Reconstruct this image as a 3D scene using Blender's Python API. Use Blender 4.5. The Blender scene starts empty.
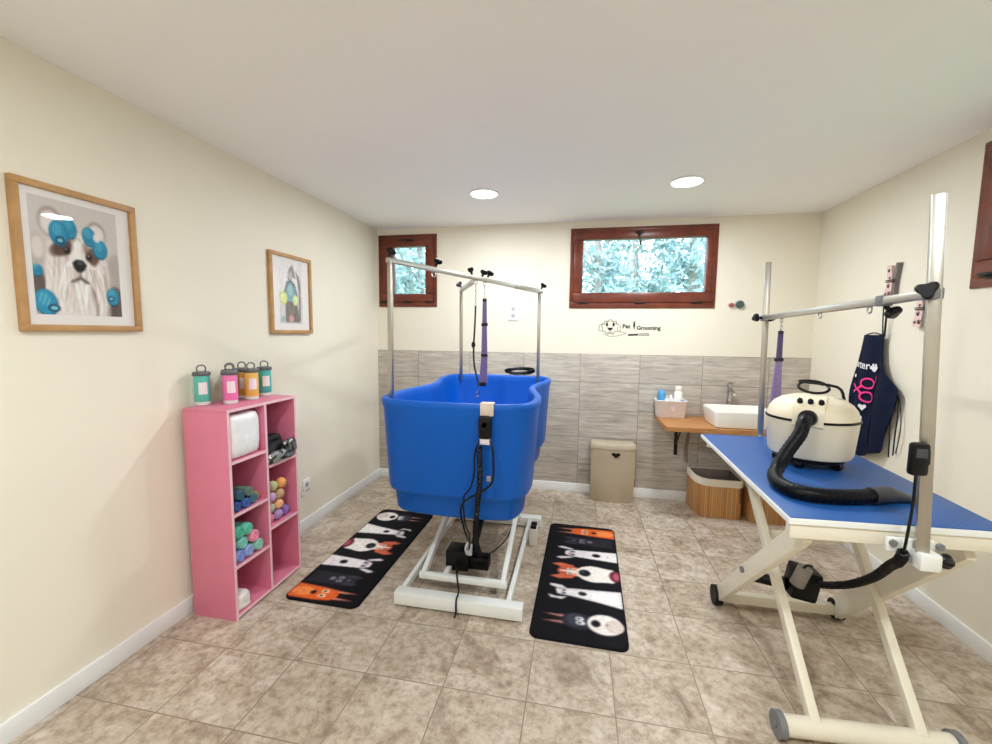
import bpy, bmesh, math, random
from mathutils import Vector, Matrix, noise
random.seed(7)
S = bpy.context.scene
COL = S.collection
PI = math.pi
V = Vector

# ------------------------------------------------------------------ materials
def lin(h):
    if isinstance(h, (tuple, list)):
        return (h[0], h[1], h[2], 1)
    h = h.lstrip('#'); c = [int(h[i:i+2], 16)/255 for i in (0, 2, 4)]
    return tuple((x/12.92 if x <= .04045 else ((x+.055)/1.055)**2.4) for x in c) + (1,)

class NT:
    def __init__(s, name):
        s.m = bpy.data.materials.new(name); s.m.use_nodes = True
        s.t = s.m.node_tree; s.t.nodes.clear()
        s.out = s.t.nodes.new('ShaderNodeOutputMaterial')
    def n(s, ty, **kw):
        x = s.t.nodes.new('ShaderNode'+ty)
        for k, v in kw.items():
            if k in x.inputs: x.inputs[k].default_value = v
            else: setattr(x, k, v)
        return x
    def l(s, a, ao, b, bi): s.t.links.new(a.outputs[ao], b.inputs[bi])

def mat(name, col, rough=.5, metal=0, spec=.5, noise_amt=.06, noise_scale=12, bump=0, bump_scale=60, coat=0, sheen=0, emit=None, stretch=None):
    k = NT(name)
    p = k.n('BsdfPrincipled', Roughness=rough, Metallic=metal)
    p.inputs['Specular IOR Level'].default_value = spec
    p.inputs['Coat Weight'].default_value = coat
    p.inputs['Coat Roughness'].default_value = .08
    if sheen: p.inputs['Sheen Weight'].default_value = sheen
    tc = k.n('TexCoord')
    src = tc; so = 'Object'
    if stretch:
        mp = k.n('Mapping'); mp.inputs['Scale'].default_value = stretch
        k.l(tc, 'Object', mp, 'Vector'); src, so = mp, 'Vector'
    c = lin(col)
    if noise_amt:
        nz = k.n('TexNoise', Scale=noise_scale, Detail=4.0)
        k.l(src, so, nz, 'Vector')
        r = k.n('ValToRGB')
        r.color_ramp.elements[0].position = .3; r.color_ramp.elements[1].position = .7
        r.color_ramp.elements[0].color = tuple(x*(1-noise_amt) for x in c[:3]) + (1,)
        r.color_ramp.elements[1].color = tuple(min(1, x*(1+noise_amt)) for x in c[:3]) + (1,)
        k.l(nz, 'Fac', r, 'Fac'); k.l(r, 'Color', p, 'Base Color')
    else:
        p.inputs['Base Color'].default_value = c
    if bump:
        nb = k.n('TexNoise', Scale=bump_scale, Detail=3.0); k.l(src, so, nb, 'Vector')
        b = k.n('Bump', Strength=bump, Distance=.003); k.l(nb, 'Fac', b, 'Height'); k.l(b, 'Normal', p, 'Normal')
    if emit:
        p.inputs['Emission Color'].default_value = lin(emit[0]); p.inputs['Emission Strength'].default_value = emit[1]
    k.l(p, 'BSDF', k.out, 'Surface')
    return k.m

def mat_floor():
    k = NT('floor_tile')
    p = k.n('BsdfPrincipled'); p.inputs['Specular IOR Level'].default_value = .45
    tc = k.n('TexCoord'); mp = k.n('Mapping'); mp.inputs['Location'].default_value = (1.59, -1.237+.345*6, 0)
    k.l(tc, 'Object', mp, 'Vector')
    br = k.n('TexBrick', Scale=1.0, offset=0.0, squash=1.0)
    br.inputs['Brick Width'].default_value = .355; br.inputs['Row Height'].default_value = .345
    br.inputs['Mortar Size'].default_value = .0028; br.inputs['Mortar Smooth'].default_value = .4
    br.inputs['Color1'].default_value = (0, 0, 0, 1); br.inputs['Color2'].default_value = (1, 1, 1, 1); br.inputs['Mortar'].default_value = (.5, .5, .5, 1)
    k.l(mp, 'Vector', br, 'Vector')
    # per tile shift of the mottling
    ad = k.n('VectorMath', operation='MULTIPLY_ADD'); k.l(br, 'Color', ad, 0); ad.inputs[1].default_value = (7, 5, 3); k.l(tc, 'Object', ad, 2)
    n1 = k.n('TexNoise', Scale=4.6, Detail=9.0, Roughness=.66, Distortion=.9); k.l(ad, 'Vector', n1, 'Vector')
    n2 = k.n('TexNoise', Scale=28.0, Detail=5.0, Roughness=.7); k.l(ad, 'Vector', n2, 'Vector')
    r1 = k.n('ValToRGB'); e = r1.color_ramp.elements
    e[0].position = .28; e[0].color = lin('#8f7d6c'); e[1].position = .66; e[1].color = lin('#d8cdc0')
    m_ = r1.color_ramp.elements.new(.47); m_.color = lin('#c2b3a1')
    k.l(n1, 'Fac', r1, 'Fac')
    r2 = k.n('ValToRGB'); r2.color_ramp.elements[0].position = .3; r2.color_ramp.elements[0].color = lin('#b09c88')
    r2.color_ramp.elements[1].position = .58; r2.color_ramp.elements[1].color = (1, 1, 1, 1); k.l(n2, 'Fac', r2, 'Fac')
    mx = k.n('MixRGB', blend_type='MULTIPLY', Fac=.75); k.l(r1, 'Color', mx, 1); k.l(r2, 'Color', mx, 2)
    g = k.n('MixRGB', blend_type='MIX'); g.inputs[2].default_value = lin('#8c7c6a')
    k.l(br, 'Fac', g, 0); k.l(mx, 'Color', g, 1); k.l(g, 'Color', p, 'Base Color')
    rr = k.n('MapRange'); rr.inputs['To Min'].default_value = .32; rr.inputs['To Max'].default_value = .52; k.l(n1, 'Fac', rr, 'Value'); k.l(rr, 'Result', p, 'Roughness')
    b = k.n('Bump', Strength=.35, Distance=.004, invert=True); k.l(br, 'Fac', b, 'Height')
    b2 = k.n('Bump', Strength=.12, Distance=.004); k.l(n2, 'Fac', b2, 'Height'); k.l(b, 'Normal', b2, 'Normal'); k.l(b2, 'Normal', p, 'Normal')
    k.l(p, 'BSDF', k.out, 'Surface'); return k.m

def mat_walltile():
    k = NT('wall_tile')
    p = k.n('BsdfPrincipled', Roughness=.42)
    tc = k.n('TexCoord'); sp = k.n('SeparateXYZ'); k.l(tc, 'Object', sp, 'Vector')
    cb = k.n('CombineXYZ'); 
    ax = k.n('Math', operation='ADD'); ax.inputs[1].default_value = -.022+.527*8; k.l(sp, 'X', ax, 0)
    az = k.n('Math', operation='ADD'); az.inputs[1].default_value = -.0154+.26*4; k.l(sp, 'Z', az, 0)
    k.l(ax, 'Value', cb, 'X'); k.l(az, 'Value', cb, 'Y')
    br = k.n('TexBrick', Scale=1.0, offset=0.0)
    br.inputs['Brick Width'].default_value = .527; br.inputs['Row Height'].default_value = .26
    br.inputs['Mortar Size'].default_value = .0025; br.inputs['Mortar Smooth'].default_value = .3
    br.inputs['Color1'].default_value = (0, 0, 0, 1); br.inputs['Color2'].default_value = (1, 1, 1, 1); br.inputs['Mortar'].default_value = (.5, .5, .5, 1)
    k.l(cb, 'Vector', br, 'Vector')
    ad = k.n('VectorMath', operation='MULTIPLY_ADD'); k.l(br, 'Color', ad, 0); ad.inputs[1].default_value = (3, 9, 17); k.l(tc, 'Object', ad, 2)
    mp = k.n('Mapping'); mp.inputs['Scale'].default_value = (3, 3, 34); k.l(ad, 'Vector', mp, 'Vector')
    n1 = k.n('TexNoise', Scale=1.6, Detail=6.0, Roughness=.6, Distortion=.5); k.l(mp, 'Vector', n1, 'Vector')
    n2 = k.n('TexNoise', Scale=3.0, Detail=3.0); k.l(ad, 'Vector', n2, 'Vector')
    r1 = k.n('ValToRGB'); e = r1.color_ramp.elements
    e[0].position = .3; e[0].color = lin('#a39b92'); e[1].position = .68; e[1].color = lin('#d3cbc1'); k.l(n1, 'Fac', r1, 'Fac')
    r2 = k.n('ValToRGB'); r2.color_ramp.elements[0].position = .35; r2.color_ramp.elements[0].color = (.84, .83, .83, 1); r2.color_ramp.elements[1].position = .6; r2.color_ramp.elements[1].color = (1, 1, 1, 1); k.l(n2, 'Fac', r2, 'Fac')
    mx = k.n('MixRGB', blend_type='MULTIPLY', Fac=1.0); k.l(r1, 'Color', mx, 1); k.l(r2, 'Color', mx, 2)
    g = k.n('MixRGB', blend_type='MIX'); g.inputs[2].default_value = lin('#80746a'); k.l(br, 'Fac', g, 0); k.l(mx, 'Color', g, 1); k.l(g, 'Color', p, 'Base Color')
    b = k.n('Bump', Strength=.25, Distance=.003); k.l(n1, 'Fac', b, 'Height'); k.l(b, 'Normal', p, 'Normal')
    k.l(p, 'BSDF', k.out, 'Surface'); return k.m

def mat_wood(name, c1, c2, scale=(1, 1, 1), rough=.45, sc=6):
    k = NT(name); p = k.n('BsdfPrincipled', Roughness=rough)
    tc = k.n('TexCoord'); mp = k.n('Mapping'); mp.inputs['Scale'].default_value = scale; k.l(tc, 'Object', mp, 'Vector')
    n1 = k.n('TexNoise', Scale=sc, Detail=6.0, Roughness=.6, Distortion=.4); k.l(mp, 'Vector', n1, 'Vector')
    r = k.n('ValToRGB'); e = r.color_ramp.elements; e[0].position = .3; e[0].color = lin(c1); e[1].position = .7; e[1].color = lin(c2)
    k.l(n1, 'Fac', r, 'Fac'); k.l(r, 'Color', p, 'Base Color')
    b = k.n('Bump', Strength=.12, Distance=.002); k.l(n1, 'Fac', b, 'Height'); k.l(b, 'Normal', p, 'Normal')
    k.l(p, 'BSDF', k.out, 'Surface'); return k.m

def mat_glass(name, tint='#ffffff', refl=1.0, rough=0.0):
    k = NT(name)
    tr = k.n('BsdfTransparent', Color=lin(tint)); gl = k.n('BsdfGlossy', Roughness=rough)
    fr = k.n('Fresnel', IOR=1.45); mu = k.n('Math', operation='MULTIPLY'); mu.inputs[1].default_value = refl
    k.l(fr, 'Fac', mu, 0)
    mx = k.n('MixShader'); k.l(mu, 'Value', mx, 0); k.l(tr, 'BSDF', mx, 1); k.l(gl, 'BSDF', mx, 2); k.l(mx, 'Shader', k.out, 'Surface')
    return k.m

def mat_rubber():
    k = NT('blue_rubber'); p = k.n('BsdfPrincipled', Roughness=.42)
    tc = k.n('TexCoord'); mp = k.n('Mapping'); mp.inputs['Rotation'].default_value = (0, 0, .8); k.l(tc, 'Object', mp, 'Vector')
    w = k.n('TexWave', Scale=45.0, Distortion=0.0); k.l(mp, 'Vector', w, 'Vector')
    r = k.n('ValToRGB'); r.color_ramp.elements[0].color = lin('#174d92'); r.color_ramp.elements[1].color = lin('#1f5ca6'); k.l(w, 'Fac', r, 'Fac'); k.l(r, 'Color', p, 'Base Color')
    b = k.n('Bump', Strength=.25, Distance=.002); k.l(w, 'Fac', b, 'Height'); k.l(b, 'Normal', p, 'Normal')
    k.l(p, 'BSDF', k.out, 'Surface'); return k.m

def mat_stripes(name, c1, c2, freq, axis='X', rough=.6):
    """upright bamboo slats: bands by object x+y"""
    k = NT(name); p = k.n('BsdfPrincipled', Roughness=rough)
    tc = k.n('TexCoord'); sp = k.n('SeparateXYZ'); k.l(tc, 'Object', sp, 'Vector')
    a = k.n('Math', operation='SUBTRACT'); k.l(sp, 'X', a, 0); k.l(sp, 'Y', a, 1)
    m = k.n('Math', operation='MULTIPLY'); m.inputs[1].default_value = freq; k.l(a, 'Value', m, 0)
    f = k.n('Math', operation='FLOOR'); k.l(m, 'Value', f, 0)
    wn = k.n('TexWhiteNoise', noise_dimensions='1D'); k.l(f, 'Value', wn, 'W')
    fr = k.n('Math', operation='FRACT'); k.l(m, 'Value', fr, 0)
    gt = k.n('Math', operation='GREATER_THAN'); gt.inputs[1].default_value = .13; k.l(fr, 'Value', gt, 0)
    r = k.n('ValToRGB'); r.color_ramp.elements[0].color = lin(c1); r.color_ramp.elements[1].color = lin(c2); k.l(wn, 'Value', r, 'Fac')
    dk = k.n('MixRGB', blend_type='MIX'); dk.inputs[1].default_value = lin('#7a5633'); k.l(gt, 'Value', dk, 0); k.l(r, 'Color', dk, 2); k.l(dk, 'Color', p, 'Base Color')
    b = k.n('Bump', Strength=.5, Distance=.003); k.l(gt, 'Value', b, 'Height'); k.l(b, 'Normal', p, 'Normal')
    k.l(p, 'BSDF', k.out, 'Surface'); return k.m

M = dict(
    floor=mat_floor(), walltile=mat_walltile(),
    wall=mat('cream_paint', '#ede7d7', .75, spec=.25, noise_amt=.015, noise_scale=2, bump=.04, bump_scale=90),
    ceil=mat('ceiling_paint', '#fafaf9', .85, spec=.15, noise_amt=.01, noise_scale=1.5),
    white=mat('white_trim', '#eef0f0', .4, noise_amt=.02),
    winwood=mat_wood('red_brown_wood', '#5a2418', '#7c3a26', (1, 1, 1), .32, 9),
    glass=mat_glass('window_glass', '#f4fafa', .6), picglass=mat_glass('picture_glass', '#ffffff', .3),
    black=mat('black_plastic', '#060609', .40, spec=.3, noise_amt=.1), blackm=mat('black_metal', '#1c1b1c', .4, metal=.3),
    rubberblack=mat('black_rubber', '#0e0e10', .6, spec=.3),
    cream_metal=mat('cream_steel', '#e9e3d2', .38, noise_amt=.02), white_metal=mat('white_steel', '#e8ebe9', .36, noise_amt=.02),
    chrome=mat('steel_tube', '#c9c6c0', .24, metal=1, noise_amt=.03), alu=mat('brushed_aluminium', '#d6d6d4', .33, metal=.85, noise_amt=.03),
    tub=mat('blue_tub_plastic', '#005abe', .42, spec=.28, noise_amt=.05, noise_scale=3),
    rubber=mat_rubber(),
    pink=mat('pink_board', '#dd7f9c', .45, noise_amt=.02), pinkedge=mat('pale_pink_edge', '#f3c6d0', .5, noise_amt=.02),
    oak=mat_wood('oak_frame', '#a9804f', '#c79a66', (6, 2, 2), .5, 5),
    mount=mat('picture_mount', '#f2eeec', .8, noise_amt=.01),
    shelfwood=mat_wood('shelf_wood', '#9c6738', '#c58e58', (2, 14, 14), .45, 4),
    ceramic=mat('white_ceramic', '#f4f3ee', .16, noise_amt=.0, coat=.3),
    bin=mat('beige_plastic', '#b9aa93', .5, noise_amt=.02), bamboo=mat_stripes('bamboo', '#b9824c', '#d3a268', 62),
    liner=mat('canvas_liner', '#e9dfcd', .9, noise_amt=.05, noise_scale=60, bump=.3), liner_in=mat('grey_liner', '#857a72', .9),
    cream_pl=mat('cream_plastic', '#efe5cd', .34, noise_amt=.015), dgrey=mat('dark_grey_plastic', '#3c3d42', .5), mgrey=mat('mid_grey_plastic', '#77797d', .5),
    hoseblack=mat('hose_rubber', '#04050a', .42, spec=.2),
    purple=mat('purple_webbing', '#8a78a6', .8, noise_amt=.25, noise_scale=120), dpurple=mat('dark_purple_webbing', '#5a4a74', .8),
    navy=mat('navy_cloth', '#121a33', .9, spec=.2, noise_amt=.15, noise_scale=14, bump=.4, bump_scale=25), navy2=mat('black_ribbon', '#17181f', .85),
    apink=mat('pink_print', '#e8338a', .7, noise_amt=.0), awhite=mat('white_print', '#e8e8ee', .7, noise_amt=.0),
    pinpink=mat('pale_pink_wood', '#e6c8c2', .6, noise_amt=.08), pindark=mat('dark_red_print', '#43202a', .6), pingrey=mat('grey_wood', '#77706e', .6),
    ink=mat('black_ink', '#2e2b26', .7, noise_amt=.0),
)
def C(hexs, rough=.6, **kw):
    key = 'c'+hexs+str(rough)
    if key not in M: M[key] = mat('paint_'+hexs.strip('#'), hexs, rough, **kw)
    return M[key]

# ------------------------------------------------------------------ mesh builder
def rot_to(d):
    d = V(d).normalized()
    return V((0, 0, 1)).rotation_difference(d).to_matrix().to_4x4()
def smooth_path(pts, n=8, closed=False):
    P = [V(p) for p in pts]; N = len(P); out = []
    rng = range(N) if closed else range(N-1)
    for i in rng:
        if closed: a, b, c, d = P[(i-1) % N], P[i], P[(i+1) % N], P[(i+2) % N]
        else: a, b, c, d = P[max(i-1, 0)], P[i], P[i+1], P[min(i+2, N-1)]
        for j in range(n):
            t = j/n
            out.append(.5*((2*b)+(-a+c)*t+(2*a-5*b+4*c-d)*t*t+(-a+3*b-3*c+d)*t**3))
    if not closed: out.append(P[-1].copy())
    return out

class MB:
    def __init__(s): s.bm = bmesh.new(); s.mats = []; s.mi = 0
    def m(s, material):
        if material not in s.mats: s.mats.append(material)
        s.mi = s.mats.index(material); return s
    def face(s, vs):
        try:
            f = s.bm.faces.new(vs); f.material_index = s.mi; return f
        except ValueError: return None
    def poly(s, pts): return s.face([s.bm.verts.new(V(p)) for p in pts])
    def merge(s, tmp, Mx=None):
        if Mx is not None: bmesh.ops.transform(tmp, matrix=Mx, verts=tmp.verts)
        mp = {}
        for v in tmp.verts: mp[v] = s.bm.verts.new(v.co)
        for f in tmp.faces:
            s.face([mp[v] for v in f.verts])
        tmp.free()
    def box(s, c, size, bev=.002, Mx=None, seg=2):
        t = bmesh.new(); bmesh.ops.create_cube(t, size=1)
        for v in t.verts: v.co = V((v.co.x*size[0], v.co.y*size[1], v.co.z*size[2]))
        if bev: bmesh.ops.bevel(t, geom=list(t.edges), offset=min(bev, min(size)*.45), segments=seg, affect='EDGES', profile=.5)
        X = Matrix.Translation(V(c))
        if Mx is not None: X = X @ Mx
        s.merge(t, X); return s
    def bx(s, x0, x1, y0, y1, z0, z1, bev=.002):
        return s.box(((x0+x1)/2, (y0+y1)/2, (z0+z1)/2), (abs(x1-x0), abs(y1-y0), abs(z1-z0)), bev)
    def bar(s, a, b, w, d, up=(0, 0, 1), bev=.003):
        """rectangular bar from a to b; w across (perp. to up), d along up"""
        a, b = V(a), V(b); z = (b-a).normalized(); x = V(up).cross(z)
        if x.length < 1e-4: x = V((1, 0, 0))
        x.normalize(); y = z.cross(x)
        R = Matrix((x, y, z)).transposed().to_4x4()
        return s.box((a+b)/2, (w, d, (b-a).length), bev, R)
    def cyl(s, a, b, r0, r1=None, seg=20, cap=True):
        r1 = r0 if r1 is None else r1
        a, b = V(a), V(b); R = rot_to(b-a)
        r = [[], []]
        for i in range(seg):
            t = 2*PI*i/seg; o = V((math.cos(t), math.sin(t), 0))
            r[0].append(s.bm.verts.new(a+R @ (o*r0))); r[1].append(s.bm.verts.new(b+R @ (o*r1)))
        for i in range(seg):
            j = (i+1) % seg; s.face([r[0][i], r[0][j], r[1][j], r[1][i]])
        if cap: s.face(r[0][::-1]); s.face(r[1])
        return s
    def tube(s, path, r, seg=10, cap=True, flat=1.0, closed=False):
        P = [V(p) for p in path]; N = len(P)
        rf = r if callable(r) else (lambda t: r)
        prev = None; rings = []
        for i in range(N):
            if closed: t = P[(i+1) % N]-P[i-1]
            else: t = P[min(i+1, N-1)]-P[max(i-1, 0)]
            t.normalize()
            if prev is None:
                x = t.cross(V((0, 0, 1)))
                if x.length < .05: x = t.cross(V((1, 0, 0)))
                x.normalize()
            else:
                x = prev-t*prev.dot(t)
                x.normalize()
            prev = x; y = t.cross(x); q = rf(i/max(1, N-1))
            rings.append([s.bm.verts.new(P[i]+(x*math.cos(2*PI*k/seg)+y*math.sin(2*PI*k/seg)*flat)*q) for k in range(seg)])
        for i in range(N if closed else N-1):
            A, B = rings[i], rings[(i+1) % N]
            for k in range(seg):
                j = (k+1) % seg; s.face([A[k], A[j], B[j], B[k]])
        if cap and not closed: s.face(rings[0][::-1]); s.face(rings[-1])
        return s
    def lathe(s, prof, o=(0, 0, 0), seg=32, Mx=None, sx=1, sy=1):
        O = V(o); rings = []
        X = Mx if Mx is not None else Matrix.Identity(4)
        for (r, z) in prof:
            if r < 1e-6: rings.append([s.bm.verts.new(O+(X @ V((0, 0, z))))])
            else: rings.append([s.bm.verts.new(O+(X @ V((r*sx*math.cos(2*PI*k/seg), r*sy*math.sin(2*PI*k/seg), z)))) for k in range(seg)])
        for A, B in zip(rings, rings[1:]):
            for k in range(seg):
                j = (k+1) % seg
                if len(A) == 1 and len(B) == 1: continue
                if len(A) == 1: s.face([A[0], B[j], B[k]])
                elif len(B) == 1: s.face([A[k], A[j], B[0]])
                else: s.face([A[k], A[j], B[j], B[k]])
        return s
    def ell(s, c, r, Mx=None, seg=16, rings=10, jit=0):
        t = bmesh.new(); bmesh.ops.create_uvsphere(t, u_segments=seg, v_segments=rings, radius=1)
        for v in t.verts:
            k = 1+(noise.noise(v.co*2.3+V(c)*17)*jit if jit else 0)
            v.co = V((v.co.x*r[0]*k, v.co.y*r[1]*k, v.co.z*r[2]*k))
        X = Matrix.Translation(V(c))
        if Mx is not None: X = X @ Mx
        s.merge(t, X); return s
    def loft(s, rings, closed=True, cap0=True, cap1=True):
        R = [[s.bm.verts.new(V(p)) for p in r] for r in rings]; n = len(R[0])
        for A, B in zip(R, R[1:]):
            for k in range(n if closed else n-1):
                j = (k+1) % n; s.face([A[k], A[j], B[j], B[k]])
        if cap0: s.face(R[0][::-1])
        if cap1: s.face(R[-1])
        return s
    def prism(s, outline, f, d):
        """outline 2d points, f maps (u,v,w)->3d ; extrude w from 0 to d"""
        a = [s.bm.verts.new(V(f(u, v, 0))) for u, v in outline]; b = [s.bm.verts.new(V(f(u, v, d))) for u, v in outline]; n = len(a)
        for k in range(n):
            j = (k+1) % n; s.face([a[k], a[j], b[j], b[k]])
        s.face(a[::-1]); s.face(b); return s
    def build(s, name, material=None, parent=None, origin=None, angle=35, local=False):
        bmesh.ops.recalc_face_normals(s.bm, faces=s.bm.faces)
        me = bpy.data.meshes.new(name)
        o = V((0, 0, 0))
        if origin is not None: o = V(origin)
        elif parent is not None and not local: o = wloc(parent)
        if o.length: bmesh.ops.translate(s.bm, vec=-o, verts=s.bm.verts)
        s.bm.to_mesh(me); s.bm.free()
        for mm in (s.mats or [material]): me.materials.append(mm)
        for p in me.polygons: p.use_smooth = True
        me.set_sharp_from_angle(angle=math.radians(angle))
        ob = bpy.data.objects.new(name, me); COL.objects.link(ob)
        if parent is not None: ob.parent = parent
        elif origin is not None: ob.location = o
        return ob
def wloc(o):
    v = V((0, 0, 0))
    while o is not None: v = v+o.location; o = o.parent
    return v
def root(name, label, cat, loc, group=None):
    o = bpy.data.objects.new(name, None); COL.objects.link(o); o.location = loc; o.empty_display_size = .1
    return tag(o, label, cat, group)
def tag(o, label, cat, group=None):
    o['label'] = label; o['category'] = cat
    if group: o['group'] = group
    return o
def struct(o): o['kind'] = 'structure'; return o
def text_polys(txt, size, extra=0):
    cu = bpy.data.curves.new('t', 'FONT'); cu.body = txt; cu.size = size; cu.offset = extra; cu.resolution_u = 4
    ob = bpy.data.objects.new('t', cu); COL.objects.link(ob)
    dg = bpy.context.evaluated_depsgraph_get(); me = bpy.data.meshes.new_from_object(ob.evaluated_get(dg))
    r = [[me.vertices[i].co.copy() for i in p.vertices] for p in me.polygons]
    bpy.data.objects.remove(ob); bpy.data.curves.remove(cu); bpy.data.meshes.remove(me)
    return r
def ellpts(cx, cy, rx, ry, n=24, a=0):
    return [(cx+rx*math.cos(t)*math.cos(a)-ry*math.sin(t)*math.sin(a), cy+rx*math.cos(t)*math.sin(a)+ry*math.sin(t)*math.cos(a)) for t in [2*PI*i/n for i in range(n)]]
def line2(pts, w):
    """2d ribbon quads"""
    q = []
    for (a, b) in zip(pts, pts[1:]):
        a = V((a[0], a[1])); b = V((b[0], b[1])); d = (b-a)
        if d.length < 1e-6: continue
        n = V((-d.y, d.x)).normalized()*w/2
        q.append([a-n, b-n, b+n, a+n])
    return q

import numpy as np
class Canvas:
    """a printed picture as a fine grid of coloured points"""
    def __init__(s, w, h, bg):
        s.w, s.h = w, h; s.img = np.zeros((h, w, 3)); s.img[:] = s.rgb(bg)
        s.X, s.Y = np.meshgrid((np.arange(w)+.5)/w, (np.arange(h)+.5)/h)
    def rgb(s, h): return np.array([int(h[i:i+2], 16)/255 for i in (1, 3, 5)])
    def put(s, col, pts, blur=1, alpha=1.0):
        m = np.zeros((s.h, s.w)); n = len(pts)
        for ox, oy in ((-.25, -.25), (.25, -.25), (-.25, .25), (.25, .25)):
            X = s.X+ox/s.w; Y = s.Y+oy/s.h; ins = np.zeros((s.h, s.w), bool)
            for i in range(n):
                (x0, y0), (x1, y1) = pts[i], pts[(i+1) % n]
                if y0 == y1: continue
                c = ((y0 > Y) != (y1 > Y)) & (X < (x1-x0)*(Y-y0)/(y1-y0)+x0); ins ^= c
            m += ins*.25
        for _ in range(blur):
            p = np.pad(m, 1, mode='edge'); m = (p[1:-1, :-2]+p[1:-1, 1:-1]*2+p[1:-1, 2:])/4
            p = np.pad(m, 1, mode='edge'); m = (p[:-2, 1:-1]+p[1:-1, 1:-1]*2+p[2:, 1:-1])/4
        m = (m*alpha)[..., None]; s.img = s.img*(1-m)+s.rgb(col)*m
    def fur(s, amt, fx, fy, seed, mask=None):
        for j in range(s.h):
            for i in range(s.w):
                x, y = (i+.5)/s.w, (j+.5)/s.h
                k = noise.noise(V((x*fx+noise.noise(V((x*5, y*5, seed)))*fx*.06, y*fy, seed)))*.7+noise.noise(V((x*fx*2.3, y*fy*2.3, seed+5)))*.4
                s.img[j, i] *= 1+amt*k*(1 if mask is None else mask(x, y))
        s.img = np.clip(s.img, 0, 1)
    def add(s, g, f, keep=None):
        """grid faces into builder g; f(u,v)->point; returns nothing, colours go to layer 'print_colour'"""
        lay = g.bm.verts.layers.float_color.get('print_colour') or g.bm.verts.layers.float_color.new('print_colour')
        lin_ = np.where(s.img <= .04045, s.img/12.92, ((s.img+.055)/1.055)**2.4)
        W, Hh = s.w, s.h; vs = {}
        def vert(i, j):
            if (i, j) not in vs:
                v = g.bm.verts.new(V(f(i/(W-1), j/(Hh-1)))); v[lay] = (*lin_[j, i], 1); vs[(i, j)] = v
            return vs[(i, j)]
        for j in range(Hh-1):
            for i in range(W-1):
                if keep and not all(keep(a/(W-1), c/(Hh-1)) for a, c in ((i, j), (i+1, j), (i, j+1), (i+1, j+1))): continue
                g.face([vert(i, j), vert(i+1, j), vert(i+1, j+1), vert(i, j+1)])
def mat_print(name, rough):
    k = NT(name); p = k.n('BsdfPrincipled', Roughness=rough); p.inputs['Specular IOR Level'].default_value = .2; a = k.n('Attribute', attribute_name='print_colour')
    k.l(a, 'Color', p, 'Base Color'); k.l(p, 'BSDF', k.out, 'Surface'); return k.m
M['steel'] = mat('post_steel', '#b9b5ac', .34, metal=.92, noise_amt=.03)
M['print'] = mat_print('photo_print', .6); M['matprint'] = mat_print('mat_print', .85)

# ------------------------------------------------------------------ camera
f_px, pitch, yaw, roll = 420.3, .0931, .1926, -.0106
fw = V((-math.sin(yaw)*math.cos(pitch), math.cos(yaw)*math.cos(pitch), -math.sin(pitch)))
rt = V((math.cos(yaw), math.sin(yaw), 0)); dn = fw.cross(rt)
rr = rt*math.cos(roll)+dn*math.sin(roll); dd = dn*math.cos(roll)-rt*math.sin(roll)
cam = bpy.data.cameras.new('camera'); cam.sensor_width = 36; cam.lens = f_px/992*36; cam.clip_start = .02
co = bpy.data.objects.new('camera', cam); COL.objects.link(co)
Rm = Matrix((rr, -dd, -fw)).transposed().to_4x4(); Rm.translation = V((0, 0, 1.5)); co.matrix_world = Rm
S.camera = co

# ------------------------------------------------------------------ room
L, RX, D, H, F0 = -1.995, 1.920, 3.967, 2.505, -1.3
T = .22
b = MB(); b.bx(L-T, RX+T, F0-T, D+T, -.1, 0, 0); struct(b.build('floor', M['floor']))
b = MB(); b.bx(L-T, RX+T, F0-T, D+T, H, H+.1, 0); struct(b.build('ceiling', M['ceil']))
b = MB(); b.bx(L-T, L, F0-T, D+T, 0, H, 0); struct(b.build('wall_left', M['wall']))
b = MB(); b.bx(L, RX, F0-T, F0, 0, H, 0); struct(b.build('wall_front', M['wall']))
W1 = (-1.972, -1.368, 1.746, 2.444); W2 = (-.094, 1.146, 1.732, 2.443); W3 = (1.34, 2.547, 1.742, 2.440)
def holed(f, lo, hi, holes):
    """wall slab with rectangular openings; f(u,w,z) maps to world"""
    b = MB(); us = sorted({lo, hi, *[h[0] for h in holes], *[h[1] for h in holes]}); zs = sorted({0, H, *[h[2] for h in holes], *[h[3] for h in holes]})
    cell = lambda u, z: not any(h[0] < u < h[1] and h[2] < z < h[3] for h in holes) and lo < u < hi and 0 < z < H
    vc = {}
    def v(u, w, z):
        k = (u, w, z)
        if k not in vc: vc[k] = b.bm.verts.new(V(f(u, w, z)))
        return vc[k]
    for u0, u1 in zip(us, us[1:]):
        for z0, z1 in zip(zs, zs[1:]):
            um, zm = (u0+u1)/2, (z0+z1)/2
            if not cell(um, zm): continue
            for w in (0, T): b.face([v(u0, w, z0), v(u1, w, z0), v(u1, w, z1), v(u0, w, z1)])
    for i in range(len(us)):
        for z0, z1 in zip(zs, zs[1:]):
            a_ = i > 0 and cell((us[i-1]+us[i])/2, (z0+z1)/2); c_ = i < len(us)-1 and cell((us[i]+us[i+1])/2, (z0+z1)/2)
            if a_ != c_: b.face([v(us[i], 0, z0), v(us[i], T, z0), v(us[i], T, z1), v(us[i], 0, z1)])
    for i in range(len(zs)):
        for u0, u1 in zip(us, us[1:]):
            a_ = i > 0 and cell((u0+u1)/2, (zs[i-1]+zs[i])/2); c_ = i < len(zs)-1 and cell((u0+u1)/2, (zs[i]+zs[i+1])/2)
            if a_ != c_: b.face([v(u0, 0, zs[i]), v(u0, T, zs[i]), v(u1, T, zs[i]), v(u1, 0, zs[i])])
    return b
struct(holed(lambda u, w, z: (u, D+w, z), L, RX, [W1, W2]).build('wall_back', M['wall']))
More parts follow.
